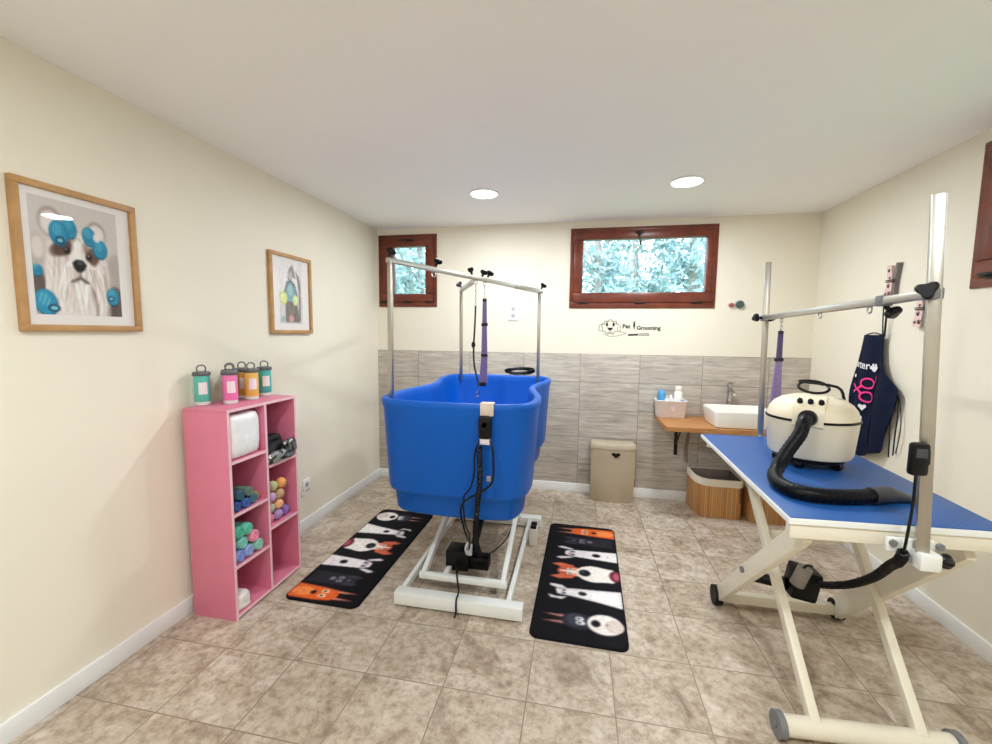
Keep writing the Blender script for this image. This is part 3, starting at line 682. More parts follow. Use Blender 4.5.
# ------------------------------------------------------------------ dog face mats
def dog_mat(label, cx, cy, rz, w, ln):
    g = MB(); g.m(M['matblack'])
    def rr(u, v, r, n=6):
        o = []
        for (sx_, sy_, a0) in ((1, 1, 0), (-1, 1, PI/2), (-1, -1, PI), (1, -1, PI*1.5)):
            for i in range(n+1):
                a = a0+PI/2*i/n; o.append((sx_*(u-r)+r*math.cos(a), sy_*(v-r)+r*math.sin(a)))
        return o
    o1 = rr(w/2, ln/2, .045)
    g.loft([[(x, y, 0) for x, y in o1], [(x, y, .008) for x, y in o1], [(x*.985, y*.995, .011) for x, y in o1]])
    cv = Canvas(88, 230, '#0d0c13')
    def put(h, pts): cv.put(h, [(p[0]/w+.5, p[1]/ln+.5) for p in pts], 1)
    U = w/.46; 
    def E(h, x, y, rx, ry, a=0): put(h, ellpts(x*U, y, rx*U, ry, 22, a))
    def Pg(h, pts): put(h, [(x*U, y) for x, y in pts])
    # 1 black and white dog with tan ears (front)
    y = -.475
    for s in (-1, 1): Pg('#c98a7c', [(-.185, y+s*.028), (-.08, y+s*.034), (-.045, y+s*.030), (-.05, y+s*.016), (-.08, y+s*.014)])
    E('#2b2b38', .0, y, .085, .062); E('#3d3e4e', -.015, y+.008, .045, .05)
    E('#e9e9ee', .005, y+.018, .022, .016); E('#e9e9ee', .010, y-.012, .024, .016); E('#23222c', .0, y+.018, .008, .007); E('#23222c', .004, y-.012, .008, .007)
    E('#ece6e2', .125, y, .085, .078); E('#d9c9c2', .17, y-.005, .045, .05); E('#14131a', .082, y, .022, .026); E('#8c6a66', .135, y, .004, .012)
    # 2 white long faced dog
    y = -.245
    Pg('#e6dfe2', [(-.165, y+.075), (-.10, y+.070), (-.065, y+.040), (-.12, y+.035), (-.165, y+.055)]); Pg('#e6dfe2', [(-.17, y-.03), (-.12, y-.045), (-.06, y-.035), (-.09, y-.065), (-.15, y-.062)])
    Pg('#e9e3e4', [(-.13, y+.030), (-.03, y+.048), (.10, y+.058), (.222, y+.07), (.222, y-.085), (.10, y-.055), (-.03, y-.030), (-.12, y-.018)])
    Pg('#f4f0ef', [(-.08, y+.02), (.10, y+.035), (.20, y+.04), (.20, y-.05), (.08, y-.03), (-.08, y-.005)])
    E('#8f8c98', -.085, y+.020, .014, .009); E('#8f8c98', -.085, y-.006, .014, .009); E('#24222a', -.083, y+.020, .006, .005); E('#24222a', -.083, y-.006, .006, .005)
    E('#1d1a20', .015, y+.008, .022, .018); Pg('#1d1a20', [(.02, y+.016), (.042, y+.006), (.02, y-.002)])
    # 3 tan and white dog, open mouth
    y = -.02
    for s in (-1, 1): Pg('#d2694a', [(-.175, y+s*.070), (-.12, y+s*.092), (-.04, y+s*.072), (-.03, y+s*.040), (-.10, y+s*.032)])
    E('#c35a3e', -.06, y, .075, .055); E('#e7a98f', -.02, y, .05, .045); Pg('#f0e8e4', [(-.12, y+.006), (-.02, y+.014), (-.02, y-.014), (-.12, y-.006)])
    E('#f2efec', -.065, y+.024, .014, .012); E('#f2efec', -.065, y-.024, .014, .012); E('#221a1a', -.062, y+.024, .007, .006); E('#221a1a', -.062, y-.024, .007, .006)
    E('#ebe5df', .075, y, .10, .088); Pg('#ebe5df', [(.05, y+.085), (.19, y+.07), (.20, y+.03), (.10, y), (.20, y-.035), (.19, y-.075), (.05, y-.086)])
    E('#6f2f3f', .20, y, .035, .06); E('#b9566a', .205, y, .016, .035); E('#16141a', .025, y, .034, .036); E('#4a4a55', .015, y+.012, .012, .008)
    # 4 white dog with folded ears
    y = .205
    for s in (-1, 1): Pg('#e3dde2', [(-.155, y+s*.070), (-.12, y+s*.085), (-.04, y+s*.055), (-.07, y+s*.044), (-.13, y+s*.056)])
    Pg('#e8e2e4', [(-.10, y+.022), (-.06, y+.044), (.04, y+.050), (.222, y+.062), (.222, y-.064), (.04, y-.050), (-.06, y-.042), (-.10, y-.020)])
    E('#9a98a4', -.055, y+.020, .020, .016); E('#9a98a4', -.055, y-.020, .020, .016); E('#2a262c', -.05, y+.020, .008, .007); E('#2a262c', -.05, y-.020, .008, .007); E('#d9506a', -.07, y-.005, .008, .008)
    E('#18151b', .095, y, .026, .022); E('#8c8088', .165, y, .004, .010)
    # 5 black dog
    y = .385
    Pg('#24222c', [(-.10, y+.05), (.20, y+.06), (.20, y-.06), (-.10, y-.05)]); E('#34323e', -.07, y+.035, .05, .016); E('#34323e', -.07, y-.035, .05, .016)
    E('#9b98a6', .005, y+.016, .02, .013); E('#9b98a6', .005, y-.016, .02, .013); E('#1a1820', .006, y+.016, .009, .007); E('#1a1820', .006, y-.016, .009, .007); E('#6f6c7c', .055, y, .02, .018); E('#57545f', -.05, y, .014, .012)
    # 6 orange dog with long ears
    y = .530
    for s in (-1, 1): Pg('#e08a70', [(-.185, y+s*.030), (-.06, y+s*.040), (-.03, y+s*.034), (-.04, y+s*.018), (-.10, y+s*.022)])
    Pg('#e2622c', [(-.05, y+.050), (.06, y+.062), (.222, y+.062), (.222, y-.066), (.05, y-.055), (-.05, y-.042), (-.075, y)])
    E('#f08a4a', .15, y, .07, .04); E('#f3d3ae', .02, y+.020, .024, .016); E('#f3d3ae', .02, y-.020, .024, .016); E('#2a1a18', .022, y+.020, .009, .008); E('#2a1a18', .022, y-.020, .009, .008); E('#1e1414', .085, y, .018, .016)
    cv.fur(.14, 22, 150, cx); g.m(M['matprint'])
    def keep(u, v):
        x, y = abs(u-.5)*w*1.015, abs(v-.5)*ln*1.006; qx, qy = x-(w/2-.045), y-(ln/2-.045)
        return (qx < .045 and qy < .045) and not (qx > 0 and qy > 0 and qx*qx+qy*qy > .045**2)
    cv.add(g, lambda u, v: ((u-.5)*w, (v-.5)*ln, .0114), keep)
    o = g.build('floor_mat', None, None, angle=60); o.location = (cx, cy, .0005); o.rotation_euler.z = rz
    return tag(o, label, 'mat', 'long floor mats printed with dog faces')
M['matblack'] = mat('black_mat', '#0e0e16', .9, spec=.2, noise_amt=.2, noise_scale=60, bump=.4, bump_scale=200)
dog_mat('dog face floor mat between pink shelf and blue tub, orange dog nearest', -1.357, 2.570, PI-.012, .452, 1.22)
dog_mat('dog face floor mat right of the blue tub, black and white dog nearest', .052, 2.580, -.022, .482, 1.275)

# ------------------------------------------------------------------ blue grooming bathtub
tub = root('grooming_bathtub', 'blue electric dog grooming bathtub on white lifting frame', 'bathtub', (-.62, 2.7, 0))
ol = [(-.60, 1.965), (-.35, 1.980), (-.245, 2.038), (-.196, 2.17), (-.205, 2.38), (-.250, 2.58), (-.275, 2.75), (-.256, 2.92), (-.214, 3.08), (-.204, 3.26), (-.258, 3.40), (-.42, 3.445),
      (-.62, 3.45), (-.84, 3.44), (-1.0, 3.40), (-1.062, 3.27), (-1.055, 3.10), (-1.012, 2.92), (-.988, 2.75), (-1.005, 2.58), (-1.042, 2.40), (-1.052, 2.22), (-1.018, 2.060), (-.88, 1.982)]
ol = smooth_path([(x, y, 0) for x, y in ol], 5, True); NO = len(ol)
nrm = []
for i in range(NO):
    d = (ol[(i+1) % NO]-ol[i-1]).normalized(); nrm.append(V((-d.y, d.x, 0)))   # inward for a counter-clockwise outline
def off(d, z, k=1.0): return [(ol[i].x+nrm[i].x*d, ol[i].y+nrm[i].y*d, z) for i in range(NO)]
b = MB()
b.loft([off(.12, .525), off(.088, .530), off(.076, .545), off(.066, .638), off(.044, .652), off(.034, .672), off(.006, 1.10), off(-.003, 1.122), off(-.004, 1.142), off(.004, 1.151), off(.016, 1.153), off(.030, 1.149), off(.036, 1.138), off(.04, 1.10), off(.075, .76), off(.10, .71), off(.15, .70)])
b.build('tub_shell', M['tub'], tub, angle=60)
b = MB(); b.lathe([(0, .0005), (.028, .0005), (.03, .004), (.022, .006), (0, .006)], (-.62, 2.6, .70), 20); b.build('drain', M['chrome'], tub)
# lifting frame
wm = M['white_metal']
b = MB(); b.bx(-.955, -.245, 2.032, 2.100, .012, .080, .004); b.build('front_foot_bar', wm, tub)
b = MB(); b.bx(-.955, -.245, 3.12, 3.19, .012, .080, .004); b.build('rear_foot_bar', wm, tub)
for x in (-.90, -.30):
    for y in (2.066, 3.155):
        b = MB(); b.cyl((x, y, 0), (x, y, .013), .018, .022, 16); b.build('foot', M['rubberblack'], tub)
for x in (-.930, -.330):
    b = MB(); b.bar((x, 2.095, .052), (x, 3.125, .052), .026, .042); b.build('side_rail', wm, tub)
for x in (-.840, -.375):
    b = MB(); b.bar((x, 2.19, .11), (x, 3.18, .465), .026, .044); b.build('lift_arm', wm, tub)
b = MB(); b.bar((-.862, 2.185, .108), (-.353, 2.185, .108), .030, .034, (0, 0, 1)); b.build('front_cross_bar', wm, tub)
b = MB(); b.bar((-.85, 2.78, .306), (-.365, 2.78, .306), .04, .03, (0, 0, 1)); b.build('cross_bar', wm, tub)
for x in (-.80, -.415):
    b = MB(); b.bar((x, 3.13, .06), (x, 2.55, .485), .03, .042); b.build('rear_lift_arm', wm, tub)
b = MB()
for x in (-.88, -.34): b.bar((x, 2.25, .504), (x, 3.25, .504), .04, .04)
for y in (2.35, 3.18): b.bar((-.88, y, .502), (-.34, y, .502), .04, .036)
b.build('upper_frame', wm, tub)
# actuator
b = MB(); b.box((-.675, 2.36, .142), (.14, .12, .122), .008); b.box((-.55, 2.36, .128), (.13, .085, .078), .012)
act = b.build('motor_housing', M['black'], tub)
b = MB(); b.cyl((-.61, 2.42, .14), (-.61, 2.75, .295), .024, seg=18); b.cyl((-.61, 2.72, .282), (-.61, 2.95, .39), .014, seg=14); b.build('lift_cylinder', M['black'], tub)
b = MB(); b.bar((-.72, 2.185, .10), (-.72, 2.36, .10), .03, .02); b.build('motor_bracket', wm, tub)
b = MB(); b.box((-.595, 2.30, .225), (.03, .02, .07), .005); b.tube(smooth_path([(-.61, 2.29, .20), (-.615, 2.28, .24), (-.60, 2.285, .275), (-.585, 2.29, .24), (-.59, 2.29, .20)], 5), .006, 8); b.build('cable_tie', C('#d6d6d8', .4), tub)
# hand control on the front rim
b = MB(); b.box((-.425, 1.960, 1.128), (.066, .014, .060), .004); b.box((-.425, 1.977, 1.158), (.066, .05, .006), .002); b.build('holder_clip', C('#d8c6b8', .5), tub)
b = MB(); b.box((-.430, 1.943, 1.045), (.066, .034, .115), .016); 
b.cyl((-.430, 1.929, 1.06), (-.430, 1.926, 1.06), .013, seg=14)
hc = b.build('hand_control', M['black'], tub)
b = MB(); b.box((-.430, 1.946, .978), (.05, .020, .034), .004); b.build('control_end', C('#d9d3dc', .5), hc)
def cable(name, pts, r, m, parent, n=8, seg=8):
    b = MB(); b.tube(smooth_path(pts, n), r, seg); return b.build(name, m, parent)
# thick cord from control to motor: coiled
def coil(path, r, pitch, wr, seg=6):
    P = smooth_path(path, 10); tot = 0; out = []; ph = 0
    pv = None
    for i in range(len(P)-1):
        a, c = P[i], P[i+1]; d = c-a; ln = d.length; t = d.normalized()
        x = t.cross(V((0, 1, 0.2))); x.normalize(); y = t.cross(x); k = max(2, int(ln/pitch*8))
        for j in range(k):
            q = a+d*(j/k); ph += 2*PI*(ln/k)/pitch; out.append(q+(x*math.cos(ph)+y*math.sin(ph))*r)
    b = MB(); b.tube(out, wr, seg); return b
coil([(-.455, 1.93, .96), (-.45, 1.928, .80), (-.462, 1.93, .66), (-.475, 1.95, .52), (-.525, 2.18, .33), (-.535, 2.33, .175)], .011, .011, .0045).build('coiled_cord', M['black'], tub)
cable('cable', [(-.452, 1.945, .99), (-.475, 1.925, .92), (-.478, 1.925, .82), (-.50, 1.93, .74), (-.53, 1.935, .70), (-.535, 1.94, .64), (-.53, 1.96, .54), (-.545, 2.10, .42), (-.59, 2.28, .25)], .0045, M['black'], tub)
cable('cable', [(-.408, 1.945, .99), (-.385, 1.925, .92), (-.385, 1.925, .80), (-.41, 1.928, .755), (-.46, 1.93, .72), (-.52, 1.935, .68), (-.55, 1.94, .62), (-.535, 1.97, .50), (-.55, 2.12, .36), (-.60, 2.29, .23)], .0055, M['black'], tub)
b = MB(); b.box((-.405, 1.926, .80), (.022, .012, .03), .004); b.build('cable_clamp', C('#9a9aa8', .3, metal=.8), tub)
cable('mains_cable', [(-.665, 2.295, .08), (-.655, 2.23, .145), (-.63, 2.155, .135), (-.605, 2.10, .092), (-.600, 2.04, .0835), (-.598, 2.026, .06), (-.597, 2.02, .02), (-.60, 2.00, .006)], .005, M['black'], tub)
cable('cable', [(-.52, 2.40, .14), (-.47, 2.5, .14), (-.42, 2.6, .17), (-.385, 2.66, .26)], .004, M['black'], tub)
# tether posts and bars above the tub
ch = M['chrome']
PA, PB, PC = (-1.008, 2.15), (-.955, 3.375), (-.315, 3.395)
zA, zB, zC = 1.882, 1.845, 1.832
def star_knob(c, ax, name='clamp_knob', r=.024, par=tub):
    b = MB(); R = rot_to(ax); c = V(c)
    b.merge_star = None
    pts = []
    for i in range(36):
        a = 2*PI*i/36; q = r*(1+.22*math.cos(a*3)); pts.append((q*math.cos(a), q*math.sin(a)))
    b.loft([[c+R @ V((x*k, y*k, z)) for x, y in pts] for k, z in ((.5, 0), (.85, .006), (1, .012), (1, .022), (.8, .028))])
    b.cyl(c-R.to_3x3() @ V((0, 0, .016)), c, .008, seg=10)
    return b.build(name, M['black'], par)
def post(x, y, z1, dx, dy):
    b = MB(); b.bar((x, y, 1.10), (x+dx, y+dy, z1), .025, .025, (0, 1, 0), .003); b.build('post', M['steel'], tub)
post(PA[0]-.004, PA[1]+.005, zA, .004, 0); post(PB[0], PB[1], zB, 0, 0); post(PC[0], PC[1], zC, 0, 0)
A = V((PA[0], PA[1]+.005, zA)); B_ = V((PB[0], PB[1], zB)); C_ = V((PC[0], PC[1], zC))
d = (C_-A).normalized()
b = MB(); b.bar(A-d*.02, A+(C_-A)*.80, .026, .026, (0, 0, 1), .003); b.build('cross_bar', M['steel'], tub)
b = MB(); b.bar(A+(C_-A)*.78, C_+d*.025, .032, .032, (0, 0, 1), .003); b.build('bar_sleeve', M['steel'], tub)
J = A+(C_-A)*.455
b = MB(); b.bar(B_-(J-B_).normalized()*.02, J-V((0, 0, .030)), .028, .028, (0, 0, 1), .003); b.build('side_bar', M['steel'], tub)
star_knob(A+V((.0, 0, .032)), (.3, .2, 1)); star_knob(A+d*.31+V((.02, 0, .034)), (.5, -.2, 1)); star_knob(B_+V((-.01, 0, .034)), (-.6, 0, .6)); star_knob(C_+V((.02, 0, .034)), (.5, 0, .8)); star_knob(J+V((-.01, 0, .034)), (-.4, 0, 1), r=.018); star_knob(J+d*.10+V((0, 0, .034)), (.4, 0, 1)); star_knob(J+d*.13+V((.02, 0, .034)), (.6, -.2, 1))
def ring(c, r, w, ax, m, par, name):
    R = rot_to(ax); b = MB(); b.tube([V(c)+R @ V((r*math.cos(2*PI*i/20), r*math.sin(2*PI*i/20), 0)) for i in range(20)], w, 8, closed=True); return b.build(name, m, par)
e1 = A+d*.31+V((0, 0, -.03)); ring(e1, .014, .003, (1, -1, 0), M['chrome'], tub, 'eye_ring')
e2 = J+d*.03+V((0, 0, -.026)); ring(e2, .012, .003, (1, -1, 0), M['chrome'], tub, 'eye_ring')
e3 = J+d*.12+V((0, 0, -.026)); ring(e3, .012, .003, (1, -1, 0), M['chrome'], tub, 'eye_ring')
# chain helper
def chain(a, c, m, par, name, r=.006, w=.0018):
    a, c = V(a), V(c); n = max(2, int((c-a).length/.016)); b = MB()
    for i in range(n):
        p = a+(c-a)*((i+.5)/n); q = []
        for k in range(10):
            t_ = 2*PI*k/10; off_ = V((r*math.cos(t_), 0, 0)) if i % 2 else V((0, r*math.cos(t_), 0)); q.append(p+off_+V((0, 0, .0105*math.sin(t_))))
        b.tube(q, w, 5, closed=True)
    return b.build(name, m, par)
# dark leash
lx, ly = e2.x, e2.y; zt = e2.z-.014
R = root('tether_leash', 'thin dark leash hanging into the blue tub, left of the purple one', 'leash', (lx, ly, 1.1))
b = MB()
b.tube(smooth_path([(lx, ly, zt-.14), (lx-.004, ly, zt-.25), (lx-.012, ly, zt-.42), (lx-.008, ly, zt-.53), (lx+.012, ly, zt-.62), (lx+.028, ly, zt-.68)], 6), .0115, 8, flat=.5); b.build('strap', C('#2d2a2a', .8), R)
b = MB(); b.ell((lx-.014, ly, zt-.40), (.014, .012, .022), seg=12, rings=8); b.build('slider', M['black'], R)
chain((lx, ly, zt), (lx, ly, zt-.14), M['chrome'], R, 'chain')
b = MB(); b.tube(smooth_path([(lx+.028, ly, zt-.70), (lx+.03, ly, zt-.74), (lx+.012, ly, zt-.75), (lx+.008, ly, zt-.73), (lx+.026, ly, zt-.71)], 4), .004, 6); b.build('snap_hook', M['chrome'], R)
# purple loop
lx, ly = e3.x, e3.y; zt = e3.z-.014
R = root('tether_leash', 'wide purple webbing loop hanging into the blue tub', 'leash', (lx, ly, 1.1))
chain((lx, ly, zt), (lx, ly, zt-.095), M['chrome'], R, 'chain')
def web(x, y, z0, z1, w0, w1, dx=0, dep=.006):
    b = MB(); n = 8
    b.loft([[(x+dx*t_-w/2, y-dep, z), (x+dx*t_+w/2, y-dep, z), (x+dx*t_+w/2, y+dep, z), (x+dx*t_-w/2, y+dep, z)] for t_, w, z in [(i/n, w0+(w1-w0)*i/n, z0+(z1-z0)*i/n) for i in range(n+1)]])
    return b
web(lx, ly, zt-.095, zt-.48, .026, .040).build('strap', M['purple'], R); web(lx, ly, zt-.48, zt-.66, .042, .056, -.006).build('loop', M['purple'], R)
for z, w in ((zt-.095, .028), (zt-.26, .044), (zt-.47, .046)):
    b = MB(); b.box((lx, ly, z), (w, .02, .022), .005); b.build('buckle', C('#231b30', .5), R)
b = MB(); b.box((lx-.008, ly, zt-.67), (.045, .018, .03), .006); b.build('loop_end', C('#1a1722', .6), R)
# coiled black hose on the rear rim
R = root('shower_hose', 'coiled black shower hose hooked on the rear rim of the tub', 'hose', (-.47, 3.436, 1.155))
b = MB(); P = []
for i in range(150):
    t_ = i/149; a = t_*2*PI*4.5; P.append((-.475+.105*math.cos(a)+.02*math.sin(a*.37), 3.436+.008*math.sin(a*.5), 1.163+.020*(1+math.sin(a*1.02))+.006*(1+math.sin(a*.7+1))))
b.tube(P, .008, 8); b.build('hose', M['black'], R)
b = MB(); b.cyl((-.40, 3.436, 1.185), (-.345, 3.436, 1.195), .012, .017, 16); b.build('spray_head', M['black'], R)
# foot control box beside the frame
R = root('foot_control', 'white control box with black buttons on the floor by the tub frame', 'control', (-.277, 2.905, 0))
b = MB(); b.box((-.277, 2.895, .060), (.056, .10, .12), .006); b.build('housing', C('#dcdad2', .5), R)
for z in (.130, .132):
    pass
b = MB(); b.box((-.277, 2.872, .130), (.042, .034, .022), .006); b.build('button', M['black'], R)
b = MB(); b.box((-.277, 2.921, .130), (.042, .034, .022), .006); b.build('button', M['black'], R)

# ------------------------------------------------------------------ grooming table
tbl = root('grooming_table', 'folding dog grooming table with blue top and cream crossed legs', 'table', (1.06, 2.1, 0))
FL, FR, RL, RR = V((.700, 1.502, 0)), V((1.345, 1.532, 0)), V((.747, 2.705, 0)), V((1.435, 2.725, 0))
def tq(i): # inset corners
    def q(a, b_, c): return a+(b_-a).normalized()*i+(c-a).normalized()*i
    return [q(FL, FR, RL), q(FR, FL, RR), q(RR, RL, FR), q(RL, RR, FL)]
b = MB(); b.loft([[(p.x, p.y, z) for p in tq(i)] for i, z in ((.006, .893), (.006, .9012), (.009, .903))]); b.build('rubber_top', M['rubber'], tbl)
b = MB(); b.loft([[(p.x, p.y, z) for p in tq(i)] for i, z in ((.012, .877), (.002, .878), (0, .880), (0, .896), (.002, .899), (.006, .899))], cap1=False); b.build('edge_rim', M['white_metal'], tbl)
cm = M['cream_metal']
b = MB()
b.bar(FL+V((.008, .022, .8525)), FR+V((-.008, .022, .8525)), .030, .048); b.bar(RL+V((.03, -.03, .8525)), RR+V((-.03, -.03, .8525)), .03, .048)
b.bar(FL+V((.075, .035, .856)), RL+V((.075, -.035, .856)), .03, .040); b.bar(FR+V((-.075, .035, .856)), RR+V((-.075, -.035, .856)), .03, .040)
b.build('under_frame', cm, tbl)
# crossed legs
for a, c in (((.778, 1.56, .835), (.812, 2.43, .055)), ((1.270, 1.60, .825), (1.390, 2.43, .055))):
    b = MB(); b.bar(a, c, .030, .078 if a[0] < 1 else .105, (0, 0, 1), .004); b.build('leg', cm, tbl)
for a, c in (((.902, 1.645, .062), (.948, 2.60, .832)), ((1.252, 1.660, .062), (1.390, 2.60, .832))):
    b = MB(); b.bar(a, c, .034, .050, (0, 0, 1), .004); b.build('leg', cm, tbl)
b = MB(); b.cyl((.790, 1.632, .046), (1.358, 1.668, .046), .036, seg=20); ffb = b.build('front_foot_bar', cm, tbl)
b = MB(); b.bar((.818, 2.43, .050), (1.376, 2.43, .050), .040, .052); rfb = b.build('rear_foot_bar', cm, tbl)
for (a, c) in (((.768, 1.6305, .046), (.792, 1.6322, .046)), ((1.356, 1.6678, .046), (1.380, 1.6695, .046))):
    b = MB(); b.cyl(a, c, .046, seg=28); b.cyl(V(a)-(V(c)-V(a)).normalized()*.006, a, .012, seg=12); b.build('foot_wheel', M['mgrey'], ffb)
for (x0, x1) in ((.780, .820), (1.372, 1.410)):
    b = MB(); b.cyl((x0, 2.43, .052), (x1, 2.43, .052), .052, seg=28); b.build('wheel', M['rubberblack'], rfb)
b = MB(); b.bar((.955, 2.22, .518), (1.29, 2.25, .522), .03, .045, (0, 0, 1)); b.build('cross_beam', cm, tbl)
for p in ((.757, 1.98, .445), ):
    b = MB(); b.cyl((.752, 2.00, .442), (.762, 2.00, .442), .014, seg=14); b.build('pivot_bolt', M['mgrey'], tbl)
# actuator
b = MB(); b.box((1.092, 2.18, .318), (.115, .11, .145), .014, Matrix.Rotation(.18, 4, 'Y')); b.cyl((1.03, 2.2, .29), (.90, 2.26, .272), .03, .022, 18)
b.build('actuator', M['black'], tbl)
b = MB(); b.cyl((1.032, 2.10, .345), (1.058, 2.09, .435), .030, seg=20); b.build('actuator_motor', C('#8d8680', .5), tbl)
cable('cable', [(1.075, 2.12, .33), (1.04, 2.09, .40), (1.055, 2.08, .45), (1.09, 2.10, .44)], .005, M['black'], tbl)
# tether posts
def P2(t_): return V((1.053, 1.462, .81))+(V((.998, 1.462, 1.908))-V((1.053, 1.462, .81)))*t_
b = MB(); b.bar(P2(0), P2(1), .031, .031, (.5, 1, 0), .003); b.build('front_post', M['steel'], tbl)
b = MB(); b.bar((1.089, 2.742, .80), (1.067, 2.742, 1.923), .031, .031, (.3, 1, 0), .003); b.build('rear_post', M['steel'], tbl)
# clamps on the table ends
b = MB()
b.box((1.035, 1.488, .850), (.13, .016, .045), .005); b.box((1.060, 1.462, .822), (.058, .060, .055), .008)
b.build('front_clamp', M['white_metal'], tbl)
for x in (.985, 1.110):
    b = MB(); b.cyl((x, 1.482, .858), (x, 1.474, .858), .011, seg=14); b.build('clamp_bolt', M['mgrey'], tbl)
b = MB(); b.box((1.085, 2.732, .845), (.11, .03, .05), .005); b.build('rear_clamp', M['white_metal'], tbl)
star_knob((1.090, 1.450, .828), (1, -.3, 0), r=.020, par=tbl)
K0, K1 = V((1.068, 2.742, 1.603)), V((1.008, 1.462, 1.626))
dk = (K1-K0).normalized()
b = MB(); b.bar(K0-dk*-.018, K1-dk*.01, .027, .027, (0, 0, 1), .003); b.build('cross_bar', M['steel'], tbl)
for K in (K0, K1):
    b = MB(); b.box(K, (.038, .038, .036), .006); b.build('bar_clamp', M['mgrey'], tbl)
star_knob(K0+V((-.036, -.01, 0)), (-1, -.2, 0), par=tbl, r=.022); star_knob(K0+V((.01, -.04, -.005)), (.2, -1, -.1), par=tbl, r=.016)
star_knob(K1+V((-.030, -.028, .006)), (-.7, -.8, .1), par=tbl, r=.023); star_knob(K1-dk*.215+V((.012, -.01, -.030)), (.4, -.6, -.8), par=tbl, r=.022)
b = MB(); b.box(K1-dk*.215, (.036, .036, .036), .004); b.build('bar_slider', M['mgrey'], tbl)
for yy in (2.50, 2.10, 1.75):
    q = K0+(K1-K0)*((2.742-yy)/1.280); ring(q+V((0, 0, -.025)), .012, .003, (1, 0, 0), M['chrome'], tbl, 'eye_ring')
# hand control on the front post, its cord and coil
b = MB(); b.box((1.000, 1.438, 1.140), (.046, .028, .100), .010); b.box((1.020, 1.450, 1.145), (.04, .010, .05), .004); hc2 = b.build('hand_control', M['black'], tbl)
b = MB(); b.box((.998, 1.423, 1.160), (.028, .004, .028), .0015); b.build('control_button', M['dgrey'], hc2)
cable('control_cord', [(.998, 1.438, 1.092), (1.000, 1.440, 1.00), (.996, 1.443, .90), (.995, 1.448, .845)], .004, M['black'], tbl)
coil([(.995, 1.448, .845), (1.02, 1.50, .79), (1.066, 1.60, .725), (1.115, 1.75, .60), (1.140, 1.90, .485), (1.148, 2.02, .405), (1.140, 2.12, .345)], .012, .0125, .005).build('coiled_cord', M['black'], tbl)
# purple loop on the table bar
q = K0+(K1-K0)*((2.742-2.50)/1.280); lx, ly, zt = q.x, q.y, q.z-.04
R = root('tether_leash', 'purple webbing loop hanging from the grooming table bar', 'leash', (lx, ly, .95))
chain((lx, ly, zt), (lx, ly, zt-.05), M['chrome'], R, 'chain')
web(lx, ly, zt-.05, zt-.20, .022, .026).build('strap', M['dpurple'], R); web(lx, ly, zt-.20, zt-.62, .028, .070, -.004).build('loop', M['purple'], R)
for z, w in ((zt-.05, .024), (zt-.195, .042)):
    b = MB(); b.box((lx, ly, z), (w, .02, .02), .005); b.build('buckle', C('#231b30', .5), R)

# ------------------------------------------------------------------ dog dryer on the table
dx, dy, dz = 1.080, 2.190, .9035
dr = root('dog_dryer', 'round cream dog dryer with thick black hose on the blue table', 'dryer', (dx, dy, dz))
b = MB(); b.lathe([(0, .046), (.142, .046), (.158, .051), (.165, .064), (.177, .210), (.179, .216), (0, .216)], (dx, dy, dz), 56); b.build('body', M['cream_pl'], dr)
b = MB(); b.lathe([(.176, .216), (.1815, .216), (.183, .220), (.1815, .226), (.175, .226)], (dx, dy, dz), 56); b.build('seam_band', M['black'], dr)
b = MB(); b.lathe([(0, .226), (.177, .226), (.176, .234), (.168, .262), (.150, .288), (.122, .308), (.08, .321), (0, .326)], (dx, dy, dz), 56); b.build('lid', M['cream_pl'], dr)
b = MB(); b.lathe([(0, .020), (.11, .020), (.136, .028), (.138, .046), (0, .046)], (dx, dy, dz), 32); b.build('base_plate', M['black'], dr)
for k in range(5):
    a = 2*PI*k/5-1.0; c = V((dx+.125*math.cos(a), dy+.125*math.sin(a), dz)); s_ = V((-math.sin(a), math.cos(a), 0))
    b = MB(); b.cyl(c-s_*.012+V((0, 0, .018)), c+s_*.012+V((0, 0, .018)), .018, seg=18); b.box(c+V((0, 0, .032)), (.022, .022, .018), .004, Matrix.Rotation(a, 4, 'Z')); b.build('caster', M['black'], dr)
# control block towards the front left
dv = V((-.50, -.866, 0)); sv = V((.866, -.50, 0))
def loc(u, w, z): return V((dx, dy, dz))+dv*u+sv*w+V((0, 0, z))
b = MB()
prof = [(.06, .196), (.172, .196), (.180, .204), (.182, .252), (.172, .286), (.140, .312), (.06, .330)]
b.loft([[loc(u, w, z) for u, z in prof] for w in (-.056, -.050, .050, .056)]); cblk = b.build('control_block', M['cream_pl'], dr)
for w in (-.034, .004, .042):
    c = loc(.150, w, .306); n = (dv*.6+V((0, 0, .8))).normalized(); b = MB(); b.cyl(c-n*.004, c+n*.013, .0115, .010, 16); b.box(c+n*.015, (.005, .016, .007), .001, rot_to(n)); b.build('control_knob', M['black'], cblk)
pc = loc(.186, 0, .240)
b = MB(); b.cyl(pc-dv*.006, pc+dv*.022+V((0, 0, .004)), .036, .033, 24); b.build('hose_collar', M['black'], dr)
hp = smooth_path([pc+dv*.015, pc+dv*.060+V((-.008, 0, -.010)), (.925, 1.950, 1.09), (.870, 1.925, 1.015), (.822, 1.89, .952), (.790, 1.83, .934), (.778, 1.745, .932), (.800, 1.68, .932), (.86, 1.655, .932), (.95, 1.662, .932), (1.03, 1.685, .932), (1.06, 1.695, .932)], 14)
b = MB(); NH = len(hp); b.tube(hp, lambda t_: .0262+.0009*math.sin(t_*NH*2*PI/3.0), 16); hs = b.build('hose', M['hoseblack'], dr, angle=70)
nz = V((1.06, 1.695, .9345)); nd = V((.19, .075, 0)).normalized(); ns = V((-nd.y, nd.x, 0))
b = MB()
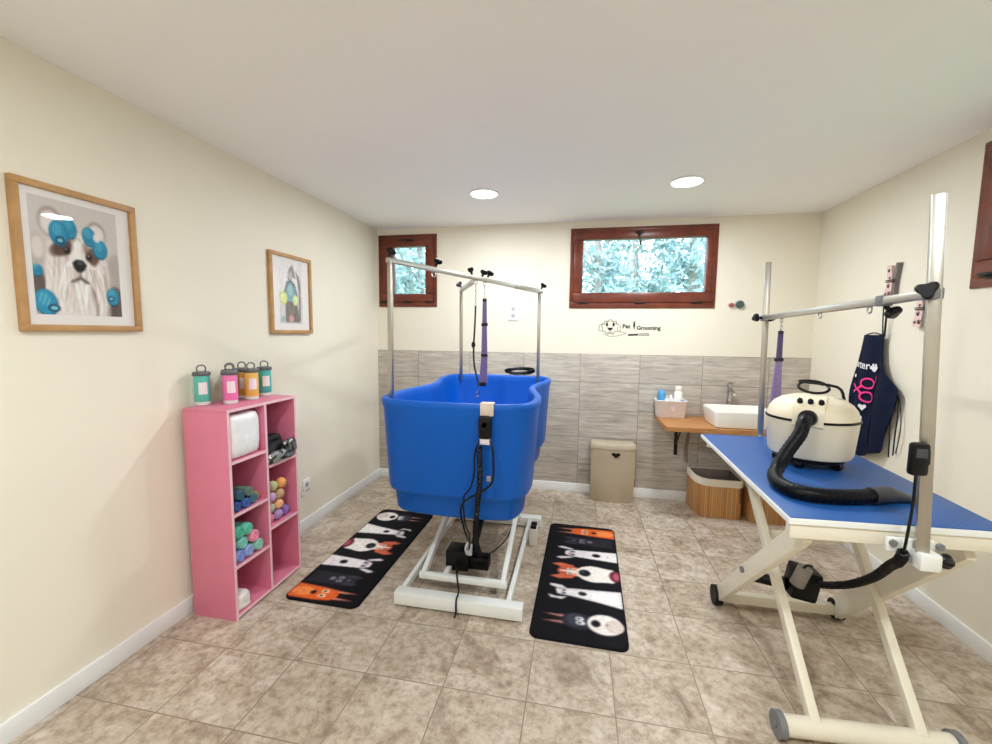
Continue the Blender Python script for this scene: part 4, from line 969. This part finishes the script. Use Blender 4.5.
def nr(t_, w, h, z): return [nz+nd*t_+ns*(w*math.cos(2*PI*k/16))+V((0, 0, h*math.sin(2*PI*k/16)+z)) for k in range(16)]
b.loft([nr(-.02, .029, .029, 0), nr(.0, .031, .029, 0), nr(.055, .031, .029, 0), nr(.06, .029, .028, 0), nr(.125, .035, .015, -.012), nr(.165, .040, .008, -.018)]); b.build('nozzle', M['dgrey'], hs)
P = []
for i in range(40):
    a = 2*PI*i/30+.6; P.append((dx+.0+.062*math.cos(a), dy+.036*math.sin(a), dz+.356+.026*math.sin(a)*.9+i*.0002))
P += [(dx+.085, dy-.02, dz+.366), (dx+.112, dy-.02, dz+.345), (dx+.120, dy-.015, dz+.310)]
b = MB(); b.tube(smooth_path(P[::2]+P[-1:], 4), .0062, 8); b.build('power_cord', M['black'], dr)

# ------------------------------------------------------------------ clothes pin hangers and apron on the right wall
def pin_hanger(label, y, z, h):
    R = root('clothespin_hook', label, 'wall hook', (RX, y, z))
    w = h*.52
    f = lambda u, v, d_: (RX-.002-d_, y-u, z+v)       # u to the right seen from the room
    b = MB(); b.prism([(-w*.40, 0), (w*.12, 0), (w*.20, h*.40), (w*.16, h*.55), (w*.05, h*.97), (-w*.28, h), (-w*.33, h*.93), (-w*.22, h*.5), (-w*.30, h*.30), (-w*.46, h*.10)], f, .030); fl = b.build('front_leg', M['pinpink'], R)
    b = MB(); b.prism([(w*.20, 0), (w*.34, 0), (w*.34, h*.45), (w*.50, h*1.02), (w*.32, h*1.03), (w*.22, h*.55)], f, .026); b.build('back_leg', M['pingrey'], R)
    b = MB()
    for v in (.48, .53): b.tube([f(-w*.3+w*.72*i/10, h*v, .032+.003*math.sin(PI*i/10)) for i in range(11)], .003, 6)
    b.build('spring', M['blackm'], R)
    b = MB()
    for (u, v, s_) in ((-.12, .82, 1.0), (-.02, .60, .7), (-.08, .36, 1.1), (.02, .13, 1.2), (-.26, .12, .8)):
        r = h*.055*s_
        def dot(cu, cv, ru, rv): b.prism(ellpts(cu, cv, ru, rv, 12), lambda a_, c_, d_: f(a_, c_, .030+d_), .0012)
        cu, cv = u*w, v*h; dot(cu, cv-r*.3, r*.8, r*.65)
        for k in (-1, 0, 1): dot(cu+k*r*.8, cv+r*(.75 if k == 0 else .5), r*.28, r*.36)
    b.build('paw_print', M['pindark'], fl)
pin_hanger('pink paw print clothespin hook holding the navy apron', 3.075, 1.742, .205)
pin_hanger('pink paw print clothespin hook without anything on it, beside the metal post', 2.815, 1.560, .20)
R = root('apron', 'navy grooming apron with pink scissors hanging on the right wall', 'apron', (RX, 3.1, .70))
def ax_(y, z):  # gentle folds of the cloth
    return RX-.030-.018*(1+math.sin((y-2.9)*34+z*3.0))*(.35+.65*min(1, max(0, (1.45-z)/.5)))-.004
left = [(1.512, 3.262), (1.40, 3.285), (1.30, 3.310), (1.20, 3.335), (1.10, 3.350), (1.0, 3.345), (.92, 3.32), (.84, 3.295), (.76, 3.255), (.69, 3.215)]
right = [(1.512, 3.078), (1.40, 3.070), (1.30, 3.028), (1.20, 2.940), (1.160, 2.905), (1.05, 2.935), (.95, 2.970), (.86, 2.990), (.80, 2.995), (.770, 3.01)]
b = MB(); rows = []; NJ = 20
L2 = smooth_path([(y, z, 0) for z, y in left], 4); R2 = smooth_path([(y, z, 0) for z, y in right], 4)
front = [[(ax_(l.x+(r.x-l.x)*j/NJ, l.y), l.x+(r.x-l.x)*j/NJ, l.y+(r.y-l.y)*j/NJ) for j in range(NJ+1)] for l, r in zip(L2, R2)]
rows = [fr+[(p[0]+.006, p[1], p[2]) for p in reversed(fr)] for fr in front]
b.loft(rows); cloth = b.build('cloth', M['navy'], R, angle=80)
b = MB(); pk = [[(p[0]-.006, p[1], p[2]) for p in fr[2:15]] for fr in front[22:32]]
pk = [fr+[(p[0]+.004, p[1], p[2]) for p in reversed(fr)] for fr in pk]; b.loft(pk); b.build('pocket', M['navy'], cloth, angle=80)
b = MB()
b.tube(smooth_path([(RX-.04, 3.23, 1.512), (RX-.045, 3.15, 1.525), (RX-.04, 3.085, 1.512)], 5), .004, 6)
b.tube(smooth_path([(RX-.035, 3.085, 1.50), (RX-.040, 3.09, 1.62), (RX-.045, 3.085, 1.73), (RX-.045, 3.075, 1.745), (RX-.042, 3.06, 1.73), (RX-.036, 3.068, 1.62), (RX-.032, 3.075, 1.50)], 5), .006, 6, flat=.5)
b.build('neck_strap', M['navy2'], R)
for (p, nm) in (([(RX-.03, 2.91, 1.16), (RX-.022, 2.915, 1.02), (RX-.016, 2.93, .90), (RX-.02, 2.925, .78)], 0), ([(RX-.03, 2.912, 1.15), (RX-.03, 2.955, 1.0), (RX-.02, 2.965, .86), (RX-.022, 2.955, .76)], 1), ([(RX-.03, 2.91, 1.16), (RX-.02, 2.895, 1.05), (RX-.02, 2.885, .93), (RX-.02, 2.905, .80)], 2)):
    b = MB(); b.tube(smooth_path(p, 6), .0045, 6, flat=.5); b.build('tie', M['navy2'], R)
# print on the cloth
def onc(y, z, k=.0125): return (ax_(y, z)-k, y, z)
def aprint(polys, m, name, k=.0125):
    b = MB(); b.m(m)
    for q in polys: b.poly([onc(y, z, k) for y, z in q])
    return b.build(name, None, cloth)
txt = []
for q in text_polys('arter', .072, .001): txt.append([(3.292-v.x*1.0, 1.300+v.y-v.x*.10) for v in q])
px_, pz_ = 3.112, 1.292
txt += [ellpts(px_, pz_, .020, .018)]+[ellpts(px_+.026*math.cos(a), pz_+.027*math.sin(a), .009, .011) for a in (.3, 1.1, 2.0, 2.8)]
aprint(txt, M['awhite'], 'lettering')
sc = []
for s in (-1, 1):
    c = (3.150, 1.150+s*.045); o = ellpts(c[0], c[1], .045, .032, 24); sc += line2(o+o[:1], .012)
    sc += line2([(3.185, 1.150+s*.028), (3.24, 1.150-s*.006), (3.30, 1.150-s*.028)], .016)
sc += line2([(3.108, 1.195), (3.085, 1.215), (3.078, 1.250)], .009)
aprint(sc, M['apink'], 'scissors_print')
ht = lambda cy, cz, s: [(cy, cz-s), (cy+s*.95, cz+.1*s), (cy+s*.85, cz+.65*s), (cy+s*.4, cz+.8*s), (cy, cz+.45*s), (cy-s*.4, cz+.8*s), (cy-s*.85, cz+.65*s), (cy-s*.95, cz+.1*s)]
aprint([ht(3.175, 1.035, .024), ht(3.265, 1.01, .020), ellpts(3.29, 1.235, .010, .012), ellpts(3.225, .955, .028, .012), ellpts(3.185, .962, .012, .016), ellpts(3.262, .950, .012, .016)], M['awhite'], 'heart_print')
aprint([ht(3.225, .872, .022)], M['apink'], 'pink_heart', .015)

# ------------------------------------------------------------------ sink corner
WY = D-.009
ws = root('wall_shelf', 'wooden wall shelf carrying the white sink on black brackets', 'shelf', (1.3, WY, .70))
b = MB(); f = lambda u, v, d_: (u, v, .747+d_)
b.prism([(.690, WY-.001), (.690, 3.45), (.705, 3.425), (RX-.002, 3.425), (RX-.002, WY-.001)], f, .036); b.build('board', M['shelfwood'], ws)
for x in (.885, 1.70):
    b = MB(); b.bx(x-.015, x+.015, WY-.008, WY-.001, .42, .746, .002); b.bx(x-.015, x+.015, WY-.34, WY-.008, .738, .746, .002); b.bar((x, WY-.006, .52), (x, WY-.22, .740), .014, .012, (0, 0, 1)); b.build('bracket', M['blackm'], ws)
bs = root('basin', 'white rectangular ceramic basin standing on the wooden shelf', 'sink', (1.22, 3.66, .7835))
def rrect(x0, x1, y0, y1, r, n=5):
    o = []
    for (cx_, cy_, a0) in ((x1-r, y1-r, 0), (x0+r, y1-r, PI/2), (x0+r, y0+r, PI), (x1-r, y0+r, PI*1.5)):
        for i in range(n+1): a = a0+PI/2*i/n; o.append((cx_+r*math.cos(a), cy_+r*math.sin(a)))
    return o
def ins(i, z, r=.03): return [(x, y, z) for x, y in rrect(1.045+i*1.0, 1.49-i, 3.45+i, 3.80-i*.6, max(.006, r-i*.3))]
b = MB(); b.loft([ins(.03, .7835), ins(.02, .789), ins(.0, .905), ins(.001, .915), ins(.006, .920), ins(.012, .918), ins(.016, .908), ins(.04, .82), ins(.07, .81)]); b.build('bowl', M['ceramic'], bs, angle=50)
b = MB(); b.lathe([(0, .001), (.022, .001), (.024, .004), (0, .006)], (1.22, 3.63, .81), 16); b.build('waste_plug', M['chrome'], bs)
fc = root('faucet', 'chrome faucet standing behind the white basin', 'faucet', (1.285, 3.90, .7835))
b = MB(); b.cyl((1.285, 3.90, .7835), (1.285, 3.90, 1.072), .022, .020, 20); b.bar((1.285, 3.895, 1.037), (1.280, 3.76, 1.012), .030, .028); b.cyl((1.280, 3.775, 1.017), (1.280, 3.775, .989), .012, seg=14); b.build('spout', M['chrome'], fc)
b = MB(); b.cyl((1.285, 3.90, 1.072), (1.285, 3.90, 1.089), .019, .023, 18); b.bar((1.285, 3.905, 1.093), (1.285, 3.82, 1.105), .026, .012); b.build('handle', M['chrome'], fc)
b = MB(); b.cyl((1.306, 3.90, .992), (1.335, 3.895, .999), .012, .016, 14); b.build('side_knob', M['chrome'], fc)
dp = root('drain_pipe', 'chrome drain trap under the wooden sink shelf', 'pipe', (1.22, 3.75, .5))
b = MB(); b.cyl((1.22, 3.74, .746), (1.22, 3.74, .62), .022, seg=16); b.lathe([(0, 0), (.034, 0), (.036, .01), (.036, .075), (.028, .09), (0, .09)], (1.22, 3.74, .54), 20); b.build('trap', M['chrome'], dp)
b = MB(); b.tube(smooth_path([(1.25, 3.74, .60), (1.29, 3.78, .60), (1.30, 3.86, .60), (1.30, WY-.001, .60)], 6), .016, 12); b.build('outlet_tube', M['chrome'], dp)
b = MB(); b.tube(smooth_path([(.99, 3.945, .746), (.985, 3.945, .60), (.975, 3.942, .50), (.98, 3.942, .36)], 6), .012, 10); tag(b.build('water_pipe', C('#8b6f68', .5), None, origin=(.98, 3.94, .36)), 'thin reddish grey water pipe between shelf and bamboo basket', 'pipe')
# white caddy with toiletries
cd = root('caddy', 'white plastic caddy of toiletries on the wooden shelf', 'caddy', (.81, 3.86, .7835))
def cr(i, z, x0=.680, x1=.930, y0=3.795, y1=3.94): return [(x, y, z) for x, y in rrect(x0+i, x1-i, y0+i, y1-i, .018)]
b = MB(); b.loft([cr(.016, .7835), cr(.012, .789), cr(.0, .925), cr(-.004, .930), cr(-.001, .934), cr(.005, .928), cr(.016, .80)]); b.build('tray', C('#f1eeee', .4), cd, angle=50)
b = MB(); b.lathe([(0, 0), (.022, 0), (.022, .003), (0, .003)], (.813, 3.800, .865), 14, Matrix.Rotation(PI/2, 4, 'X')); b.build('emblem', C('#d8c3bd', .6), cd)
def tbottle(x, y, r, h, col, cap, label, neck=.5):
    z = .803; R = root('toiletry_bottle', label, 'bottle', (x, y, z), 'toiletries in the white caddy')
    b = MB(); b.lathe([(0, 0), (r*.95, 0), (r, .006), (r, h*.78), (r*.6, h*.86), (r*.5, h*.88), (0, h*.88)], (x, y, z), 20); b.build('body', C(col, .35), R)
    b = MB(); b.lathe([(0, h*.87), (r*neck, h*.87), (r*neck, h*.99), (r*neck*.8, h), (0, h)], (x, y, z), 16); b.build('cap', C(cap, .4), R)
tbottle(.868, 3.875, .034, .25, '#f2eee8', '#f4f2ee', 'tall cream bottle at the right of the caddy', .85)
tbottle(.808, 3.880, .024, .17, '#e9ecf2', '#ffffff', 'small white bottle in the middle of the caddy')
tbottle(.770, 3.850, .022, .165, '#f3f1ef', '#e8e8ea', 'slim white bottle next to the blue pack in the caddy')
tbottle(.890, 3.835, .016, .155, '#6f9fd6', '#f0f0f4', 'short blue and white tube at the front right of the caddy')
blob_pack('wipes_pack', 'bright blue pack leaning at the left end of the caddy', 'pack', (.725, 3.868, .803+.105), (.05, .11, .21), C('#4aa3dc', .35, noise_amt=.3, noise_scale=22), .10, 21)

# beige hamper
hx, hy = .330, 3.845
hm = root('laundry_bin', 'tall beige plastic bin with a heart cut-out standing by the tiled wall', 'bin', (hx, hy, 0))
def hr(i, z, bow=.035):
    o = []
    x0, x1, y0, y1 = hx-.192+i, hx+.192-i, hy-.055+i*.6, hy+.095-i*.4
    n = 14
    for k in range(n+1): t_ = k/n; o.append((x0+(x1-x0)*t_, y0-bow*math.sin(PI*t_)**.7, z))
    o += [(x1, y0+.04, z), (x1-.004, y1, z), (x0+.004, y1, z), (x0, y0+.04, z)]
    return o
b = MB(); b.loft([hr(.014, .0), hr(.008, .008), hr(.004, .25), hr(.0, .478)]); bin_body = b.build('body', M['bin'], hm, angle=45)
b = MB(); b.loft([hr(-.003, .480), hr(-.005, .485), hr(-.004, .512), hr(.004, .524), hr(.02, .527)]); b.build('lid', C('#c6b8a2', .5), hm, angle=40)
b = MB(); hc_ = [(u*.040, v*.026) for u, v in [(0, -1), (.95, .1), (.85, .6), (.4, .78), (0, .45), (-.4, .78), (-.85, .6), (-.95, .1)]]
b.prism(hc_, lambda u, v, d_: (hx+.022+u, hy-.0945+d_, .437+v), .012); b.build('heart_opening', M['black'], hm)
# bamboo baskets
def basket(label, x0, x1, y0, y1, h, cham):
    R = root('laundry_basket', label, 'basket', ((x0+x1)/2, (y0+y1)/2, 0), 'bamboo baskets under the sink shelf')
    def o(i, z):
        P = [(x1-i, y1-i), (x0+i, y1-i)]
        # sweeping front left corner
        for k in range(9):
            a = PI+PI/2*k/8; P.append((x0+cham+(cham-i)*math.cos(a), y0+cham*1.5+(cham*1.5-i)*math.sin(a)))
        P += [(x1-.03, y0+i), (x1-i, y0+.03)]
        return [(x, y, z) for x, y in P]
    b = MB(); b.loft([o(.004, .0), o(.002, .004), o(0, h-.04)], cap1=False); b.loft([o(0, h-.04), o(.012, h-.04), o(.012, .012)], cap0=False); b.build('slatted_body', M['bamboo'], R, angle=50)
    b = MB(); b.loft([o(-.003, h-.058), o(-.0035, h-.004), o(.0, h), o(.012, h), o(.013, h-.03)], cap0=False, cap1=False); b.build('liner_cuff', M['liner'], R, angle=50)
    b = MB(); b.loft([o(.0135, h-.003), o(.016, .02)], cap0=False); b.build('liner', M['liner_in'], R, angle=50)
basket('bamboo basket with canvas liner left of the other, clear of the table', .990, 1.345, 3.615, 3.935, .325, .11)
basket('bamboo basket behind the grooming table legs, beside the first basket', 1.380, 1.76, 3.590, 3.910, .325, .02)

# ------------------------------------------------------------------ outside
b = MB(); b.bx(-14, 14, D+T+.02, 30, 1.25, 1.45, 0); o = struct(b.build('ground_outside', C('#8aa07c', .95, noise_amt=.3, noise_scale=2)))
b = MB(); b.bx(RX+T+.02, 14, -12, D+T, 1.25, 1.45, 0); o = struct(b.build('ground_side', C('#8aa07c', .95, noise_amt=.3, noise_scale=2)))
leafm = [mat('leaf_teal', '#93aeac', .7, noise_amt=.35, noise_scale=3), mat('leaf_blue_green', '#a3bdc0', .7, noise_amt=.35, noise_scale=3)]
bark = mat('pale_bark', '#a39d9b', .9, noise_amt=.3, noise_scale=9)
def tree(x, y, h, r, label, n, seed, k):
    rg = random.Random(seed); R = root('tree', label, 'tree', (x, y, 1.45), 'trees outside the windows')
    b = MB(); b.tube(smooth_path([(x, y, 1.44), (x+.05, y, 1.45+h*.35), (x-.06, y+.05, 1.45+h*.7), (x, y, 1.45+h)], 5), lambda t_: .075*(1-.7*t_), 8)
    for i in range(7):
        a = rg.random()*6.28; z = 1.45+h*rg.uniform(.15, .8); q = r*rg.uniform(.5, .9)
        b.tube([(x, y, z), (x+q*.5*math.cos(a), y+q*.5*math.sin(a), z+.15), (x+q*math.cos(a), y+q*math.sin(a), z+.45)], lambda t_: .028*(1-.7*t_), 6)
    b.build('trunk', bark, R)
    b = MB(); b.m(leafm[k])
    cl = [(x+rg.gauss(0, r*.5), y+rg.gauss(0, r*.4), 1.45+h*rg.uniform(.05, 1.0), rg.uniform(.16, .42)*r) for i in range(16)]
    for i in range(n):
        c = rg.choice(cl); p = V((x+max(-r, min(r, c[0]+rg.gauss(0, c[3])-x)), y+max(-r, min(r, c[1]+rg.gauss(0, c[3])-y)), max(1.57, c[2]+rg.gauss(0, c[3]))))
        a = V((rg.uniform(-1, 1), rg.uniform(-1, 1), rg.uniform(-1, 1))).normalized(); c2 = a.orthogonal().normalized(); s = rg.uniform(.05, .10)*(1 if k < 2 else 1.9)
        b.poly([p-a*s, p-c2*s*.45, p+a*s, p+c2*s*.45])
    b.build('foliage', None, R)
tree(-2.75, 7.0, 3.2, .75, 'leafy tree seen through the small window', 2200, 1, 1)
tree(-4.9, 9.8, 3.8, .9, 'far tree at the left edge of the small window', 1800, 9, 0)
tree(.25, 7.2, 3.2, .55, 'leafy tree filling the left third of the wide window', 1900, 2, 1)
tree(1.1, 9.4, 3.8, .75, 'tree behind the others in the middle of the wide window', 2600, 3, 0)
tree(1.65, 7.0, 3.2, .50, 'slim leafy tree in the right third of the wide window', 1700, 4, 1)
tree(2.85, 9.2, 3.8, .75, 'leafy tree at the right edge of the wide window', 2200, 5, 0)

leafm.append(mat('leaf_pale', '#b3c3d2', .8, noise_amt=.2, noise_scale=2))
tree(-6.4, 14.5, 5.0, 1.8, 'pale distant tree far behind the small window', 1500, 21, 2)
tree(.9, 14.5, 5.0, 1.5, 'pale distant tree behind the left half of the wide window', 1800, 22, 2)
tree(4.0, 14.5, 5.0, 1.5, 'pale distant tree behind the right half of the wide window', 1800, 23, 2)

# ------------------------------------------------------------------ light
w = bpy.data.worlds.new('world'); S.world = w; w.use_nodes = True; nt = w.node_tree; nt.nodes.clear()
out = nt.nodes.new('ShaderNodeOutputWorld'); bg = nt.nodes.new('ShaderNodeBackground'); bg.inputs['Color'].default_value = (.82, .90, 1, 1); bg.inputs['Strength'].default_value = 4.6
nt.links.new(bg.outputs[0], out.inputs[0])
def portal(loc_, rot, sx_, sy_):
    l = bpy.data.lights.new('portal', 'AREA'); l.shape = 'RECTANGLE'; l.size = sx_; l.size_y = sy_; l.cycles.is_portal = True
    o = bpy.data.objects.new('portal', l); COL.objects.link(o); o.location = loc_; o.rotation_euler = rot
portal((-1.67, D+.12, 2.1), (-PI/2, 0, 0), .55, .62); portal((.53, D+.12, 2.1), (-PI/2, 0, 0), 1.2, .62); portal((RX+.12, 1.95, 2.1), (0, PI/2, 0), .62, 1.15)
S.view_settings.view_transform = 'Standard'; S.view_settings.look = 'None'; S.view_settings.gamma = 1; S.view_settings.use_curve_mapping = False
S.view_settings.exposure = .24
S.cycles.max_bounces = 10; S.cycles.diffuse_bounces = 6; S.cycles.transparent_max_bounces = 12
S.cycles.sample_clamp_indirect = 6; S.cycles.use_denoising = True
